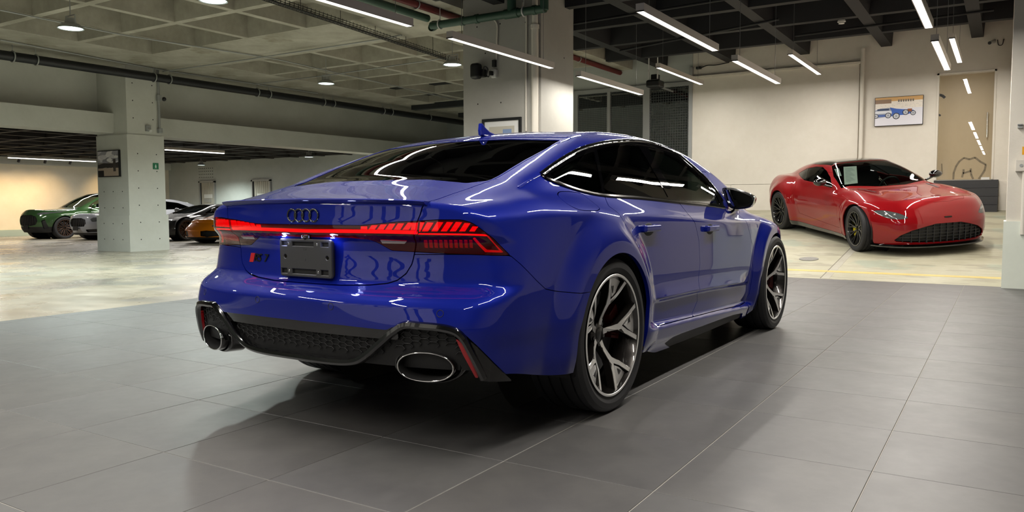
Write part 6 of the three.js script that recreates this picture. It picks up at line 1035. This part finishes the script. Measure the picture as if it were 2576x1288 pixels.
// ---- cars parked in the far bays
function parkedCar(name, label, o) {
  const F = bodyFn(o.t), car = thing(name, label, 'car'), wheels = o.t.wheels, wr = o.t.wr;
  const v = o.v, u = o.u, n = [-0, -SL, 1]; // standing on the falling slab, nose towards -u (or +u when reversed)
  poseCar(car, [u, v, leftY(v)], o.head || [-1, 0, 0], [0, -SL, 1]);
  let body = carShell(car, F, { wheels, wr, arch: wr * 1.10, bot: o.bot, inner: o.inner, cast: { uA: o.uA || 0.1, uB: o.uB || wheels[1], nR: 30, nM: 80, nF: 70, oy: o.oy || 0.55, nT: 100, th0: -0.6, far: 2.6 } }), part;
  if (o.side) { [part, body] = cutOut(body, sideCut(o.side, 0.4), 0.001); pairOn(car, 'side_window', offsetMesh(part, -0.003), o.glass || glassDark); }
  if (o.ws) { [part, body] = cutOut(body, topCut(o.ws, o.wsY), 0.001); mesh('windscreen', both(offsetMesh(part, -0.003)), glassClear, car); }
  if (o.grille) { [part, body] = cutOut(body, frontCut(o.grille, o.fu), 0.002); mesh('grille', both(offsetMesh(part, -0.05)), matt, car, 'dark front grille'); const s = sdPoly(o.grille); for (let k = -6; k <= 6; k++) { const vv = k * 0.1, ys = []; for (let y = 0.1; y < 1.1; y += 0.01) if (s(Math.abs(vv), y) < -0.005) ys.push(y); if (ys.length > 4) { const ym = (ys[0] + ys[ys.length - 1]) / 2; let A = 2, Bq = 4.5; for (let q = 0; q < 22; q++) { const m = (A + Bq) / 2; if (F(m, Math.abs(vv), ym) > 0) Bq = m; else A = m; } mesh('grille_bar', boxB(vv - 0.006, vv + 0.006, ys[0], ys[ys.length - 1], -A + 0.03, -A + 0.045), gloss, car); } } }
  for (const [q, i] of (o.intakes || []).map((q, i) => [q, i])) { [part, body] = cutOut(body, frontCut(q, o.fu), 0.001); pairOn(car, 'air_intake', offsetMesh(part, -0.05), matt); }
  if (o.lamp) { [part, body] = cutOut(body, frontCut(o.lamp, o.fu), 0.001); for (const m of pairOn(car, 'headlamp', part, lensMat)) m.userData.label = 'clear headlamp'; pairOn(car, 'lamp_reflector', offsetMesh(part, -0.03), o.lampMat || chromeMat); }
  if (o.doorPoly) { [part, body] = cutOut(body, sideCut(o.doorPoly, 0.5), 0.002); pairOn(car, 'door', hem(part, 0.015), o.paint); }
  [part, body] = cutOut(body, (a, b, y) => y - o.trimY(a), 0.001); mesh('lower_trim', both(hem(part, 0.02)), o.trimMat || matt, car, 'dark lower trim');
  mesh('body_shell', both(hem(body, 0.015)), o.paint, car);
  for (const s of [1, -1]) { const m = mesh('door_mirror', new THREE.SphereGeometry(1, 18, 12).scale(0.11, 0.07, 0.07).translate(s * (o.mv || 0.98), o.my, -o.mu), o.mirrorMat || o.paint, car); mesh('mirror_arm', rod([s * 0.95, o.my - 0.03, -o.mu], [s * 0.78, o.my - 0.08, -o.mu], 0.02, 6), gloss, m); }
  cabin(car, 0.37, o.seatZ, o.dashZ, o.cabY);
  for (const c of wheels) for (const s of [1, -1]) addWheel(car, { side: s, pos: [s * o.track, wr, -c], R: wr, r: o.rr, w: 0.27, kind: o.kind || 'fork', n: o.n || 10, calMat: o.cal || matt, rimMat: o.rimMat, spin: 0.1, calAng: 1.2 });
  if (o.plate) mesh('number_plate', rbox(0.30, 0.14, 0.015, 0.004, 0, o.plate[1], -o.plate[0]), matt, car);
  return car;
}
const bronzeRim = new THREE.MeshStandardMaterial({ color: 0x4c3a30, metalness: 0.7, roughness: 0.4 });
const cp = (color, r = 0.34) => new THREE.MeshPhysicalMaterial({ color, metalness: 0.12, roughness: 0.45, specularIntensity: 0.1, clearcoat: 1, clearcoatRoughness: 0.02 });
const suvT = (o = {}) => ({
  W: [[-1.0, 0.70], [-0.7, 0.90], [-0.2, 0.95], [0.6, 0.925], [1.5, 0.915], [2.4, 0.93], [3.1, 0.945], [3.5, 0.90], [3.75, 0.78], [3.95, 0.55]],
  P: [[0.15, 0.09], [0.28, 0.05], [0.45, 0.02], [0.62, 0], [0.85, 0.004], [0.95, 0.02], [1.02, 0.05], [1.1, 0.1]],
  D: [[-1, 1.08], [-0.5, 1.12], [0.5, 1.12], [1.8, 1.11], [2.3, 1.10], [2.9, 1.06], [3.4, 0.99], [3.7, 0.90], [3.95, 0.78]], dc: [0.02, 0.07],
  gb: [[-1, 0.68], [-0.4, 0.79], [0.6, 0.85], [1.6, 0.84], [2.2, 0.79], [2.6, 0.70]], g: [0.50, 0.35], belt: 1.08,
  T: [[-1, 1.15], [-0.8, 1.35], [-0.3, 1.58], [0.4, 1.67], [1.0, 1.68], [1.4, 1.64], [1.8, 1.50], [2.2, 1.28], [2.6, 1.06]], tc: 0.04,
  R: [[0.2, -0.9], [0.6, -0.98], [1.0, -0.95], [1.3, -0.85]], rp: [0.1, 0.15], F: [[0.2, 3.78], [0.4, 3.90], [0.65, 3.94], [0.85, 3.90], [1.0, 3.8]], fp: [0.16, 0.42],
  wheels: [0, 3.06], wr: 0.392, flare: 0.045, floor: 0.18, k: 0.10, ...o });
parkedCar('sport_utility_car', 'dark green sport utility car before the warm lit wall', {
  t: suvT(), paint: cp(0x2f4a2a), u: 15.1, v: -26.85, bot: 0.24, inner: 0.9, side: [[0.0, 1.16], [0.5, 1.48], [1.1, 1.545], [1.45, 1.50], [1.95, 1.25], [2.12, 1.11], [1.2, 1.115], [0.2, 1.12]], glass: glassClear,
  ws: [[1.50, -0.3], [1.48, 0.35], [1.55, 0.55], [1.95, 0.66], [2.34, 0.70], [2.50, 0.4], [2.52, -0.3]], wsY: 1.08, fu: 3.0, grille: [[-0.3, 0.86], [0.3, 0.86], [0.52, 0.80], [0.60, 0.66], [0.52, 0.52], [0.3, 0.48], [-0.3, 0.48]],
  intakes: [[[0.70, 0.66], [0.78, 0.70], [0.84, 0.40], [0.72, 0.36]]], lamp: [[0.50, 0.90], [0.62, 0.945], [0.85, 0.97], [0.90, 0.94], [0.76, 0.885], [0.60, 0.86]], trimY: (u) => u > 3.3 ? 0.44 : 0.38, my: 1.16, mu: 2.0, seatZ: -1.3, dashZ: -2.15, cabY: 1.12, track: 0.83, rr: 0.29, n: 11, rimMat: bronzeRim, oy: 0.7, uB: 3.0, plate: [3.93, 0.42] });
parkedCar('grand_tourer', 'silver grand touring car half hidden by the left column', {
  t: suvT({ D: [[-1, 0.98], [-0.5, 1.0], [0.5, 0.98], [1.8, 0.98], [2.3, 0.97], [2.9, 0.93], [3.4, 0.86], [3.7, 0.77], [3.95, 0.66]], belt: 0.96, gb: [[-1, 0.5], [-0.4, 0.70], [0.6, 0.80], [1.6, 0.80], [2.2, 0.74], [2.6, 0.66]], T: [[-1, 0.98], [-0.6, 1.12], [0, 1.30], [0.6, 1.39], [1.0, 1.40], [1.4, 1.36], [1.8, 1.22], [2.2, 1.05], [2.6, 0.90]], P: [[0.15, 0.09], [0.28, 0.05], [0.45, 0.02], [0.6, 0], [0.75, 0.004], [0.83, 0.02], [0.9, 0.05], [1.0, 0.13]], F: [[0.2, 3.66], [0.35, 3.75], [0.55, 3.80], [0.75, 3.77], [0.9, 3.68]], wr: 0.36, wheels: [0, 2.9], floor: 0.14 }),
  paint: cp(0x8a8d93, 0.25), u: 15.0, v: -23.7, bot: 0.18, inner: 0.78, side: [[-0.2, 1.03], [0.4, 1.24], [0.9, 1.30], [1.3, 1.27], [1.85, 1.06], [1.95, 0.99], [1.0, 1.0]], ws: [[1.45, -0.3], [1.45, 0.3], [1.5, 0.5], [1.9, 0.6], [2.2, 0.64], [2.34, 0.3], [2.36, -0.3]], wsY: 0.95, fu: 2.9,
  grille: [[-0.3, 0.74], [0.25, 0.74], [0.44, 0.69], [0.47, 0.56], [0.38, 0.46], [-0.3, 0.45]], lamp: [[0.60, 0.70], [0.66, 0.76], [0.76, 0.77], [0.82, 0.70], [0.76, 0.62], [0.66, 0.62]], intakes: [[[0.40, 0.36], [0.76, 0.38], [0.82, 0.28], [0.42, 0.26]]], trimY: (u) => u > 3.2 ? 0.25 : 0.24, my: 1.04, mu: 1.9, seatZ: -1.2, dashZ: -2.0, cabY: 0.98, track: 0.81, rr: 0.27, plate: [3.83, 0.40], rimMat: aluMat });
const wedgeT = (o = {}) => ({
  W: [[-0.85, 0.72], [-0.6, 0.90], [0, 0.955], [0.5, 0.93], [1.0, 0.88], [1.8, 0.885], [2.3, 0.915], [2.7, 0.92], [3.1, 0.88], [3.35, 0.76], [3.55, 0.5]],
  P: [[0.1, 0.09], [0.2, 0.05], [0.35, 0.02], [0.5, 0], [0.62, 0.004], [0.7, 0.03], [0.78, 0.07], [0.9, 0.15]],
  D: [[-0.85, 0.94], [-0.4, 0.96], [0.2, 0.95], [0.8, 0.90], [1.6, 0.86], [2.1, 0.82], [2.6, 0.76], [3.0, 0.66], [3.3, 0.56], [3.55, 0.46]], dc: [0.01, 0.05],
  gb: [[-0.85, 0.42], [-0.3, 0.55], [0.3, 0.70], [0.9, 0.76], [1.6, 0.76], [2.1, 0.70], [2.5, 0.6]], g: [0.72, 0.5], belt: 0.86,
  T: [[-0.85, 0.94], [-0.3, 1.03], [0.3, 1.12], [0.8, 1.165], [1.1, 1.165], [1.4, 1.12], [1.8, 1.0], [2.3, 0.84], [2.7, 0.70]], tc: 0.03,
  R: [[0.2, -0.75], [0.6, -0.82], [0.95, -0.85]], rp: [0.1, 0.1], F: [[0.1, 3.42], [0.2, 3.50], [0.35, 3.52], [0.45, 3.46], [0.6, 3.3]], fp: [0.28, 0.40], wheels: [0, 2.62], wr: 0.35, flare: 0.03, floor: 0.10, k: 0.06, kt: 0.06, ...o });
const wedge = (name, label, u, v, paint, x = {}) => parkedCar(name, label, { t: wedgeT(), paint, u, v, bot: 0.13, inner: 0.68, side: [[0.15, 0.96], [0.6, 1.08], [1.0, 1.10], [1.3, 1.06], [1.75, 0.90], [1.80, 0.86], [1.2, 0.87]], ws: [[1.30, -0.3], [1.30, 0.3], [1.36, 0.48], [1.75, 0.585], [2.05, 0.62], [2.24, 0.3], [2.26, -0.3]], wsY: 0.8, fu: 2.6,
  lamp: [[0.52, 0.52], [0.62, 0.56], [0.78, 0.62], [0.80, 0.585], [0.66, 0.51], [0.56, 0.48]], intakes: [[[0.28, 0.36], [0.46, 0.38], [0.72, 0.36], [0.76, 0.22], [0.46, 0.19], [0.26, 0.22]]], trimY: (q) => q > 3.0 ? 0.19 : 0.21, my: 0.98, mu: 1.62, seatZ: -1.05, dashZ: -1.75, cabY: 0.80, track: 0.82, rr: 0.27, n: 10, rimMat: bronzeRim, ...x });
wedge('wedge_coupe', 'dark grey low wedge coupe between left column and orange car', 14.95, -20.35, cp(0x4a4b4d));
wedge('wedge_coupe', 'orange low wedge coupe beside the grey coupe', 14.3, -17.0, cp(0xd67a12), { mirrorMat: gloss });
wedge('black_coupe', 'black coupe parked behind the dark grey wedge coupe', 19.75, -22.6, cp(0x0c0d0f, 0.2), { t: wedgeT({ T: [[-0.85, 0.98], [-0.4, 1.14], [0.1, 1.33], [0.6, 1.43], [1.0, 1.45], [1.4, 1.38], [1.8, 1.18], [2.3, 0.95], [2.7, 0.78]] }), side: [[-0.1, 1.0], [0.4, 1.22], [1.0, 1.32], [1.4, 1.24], [1.8, 0.98], [1.0, 0.94]] });
renderer.render(scene, camera);
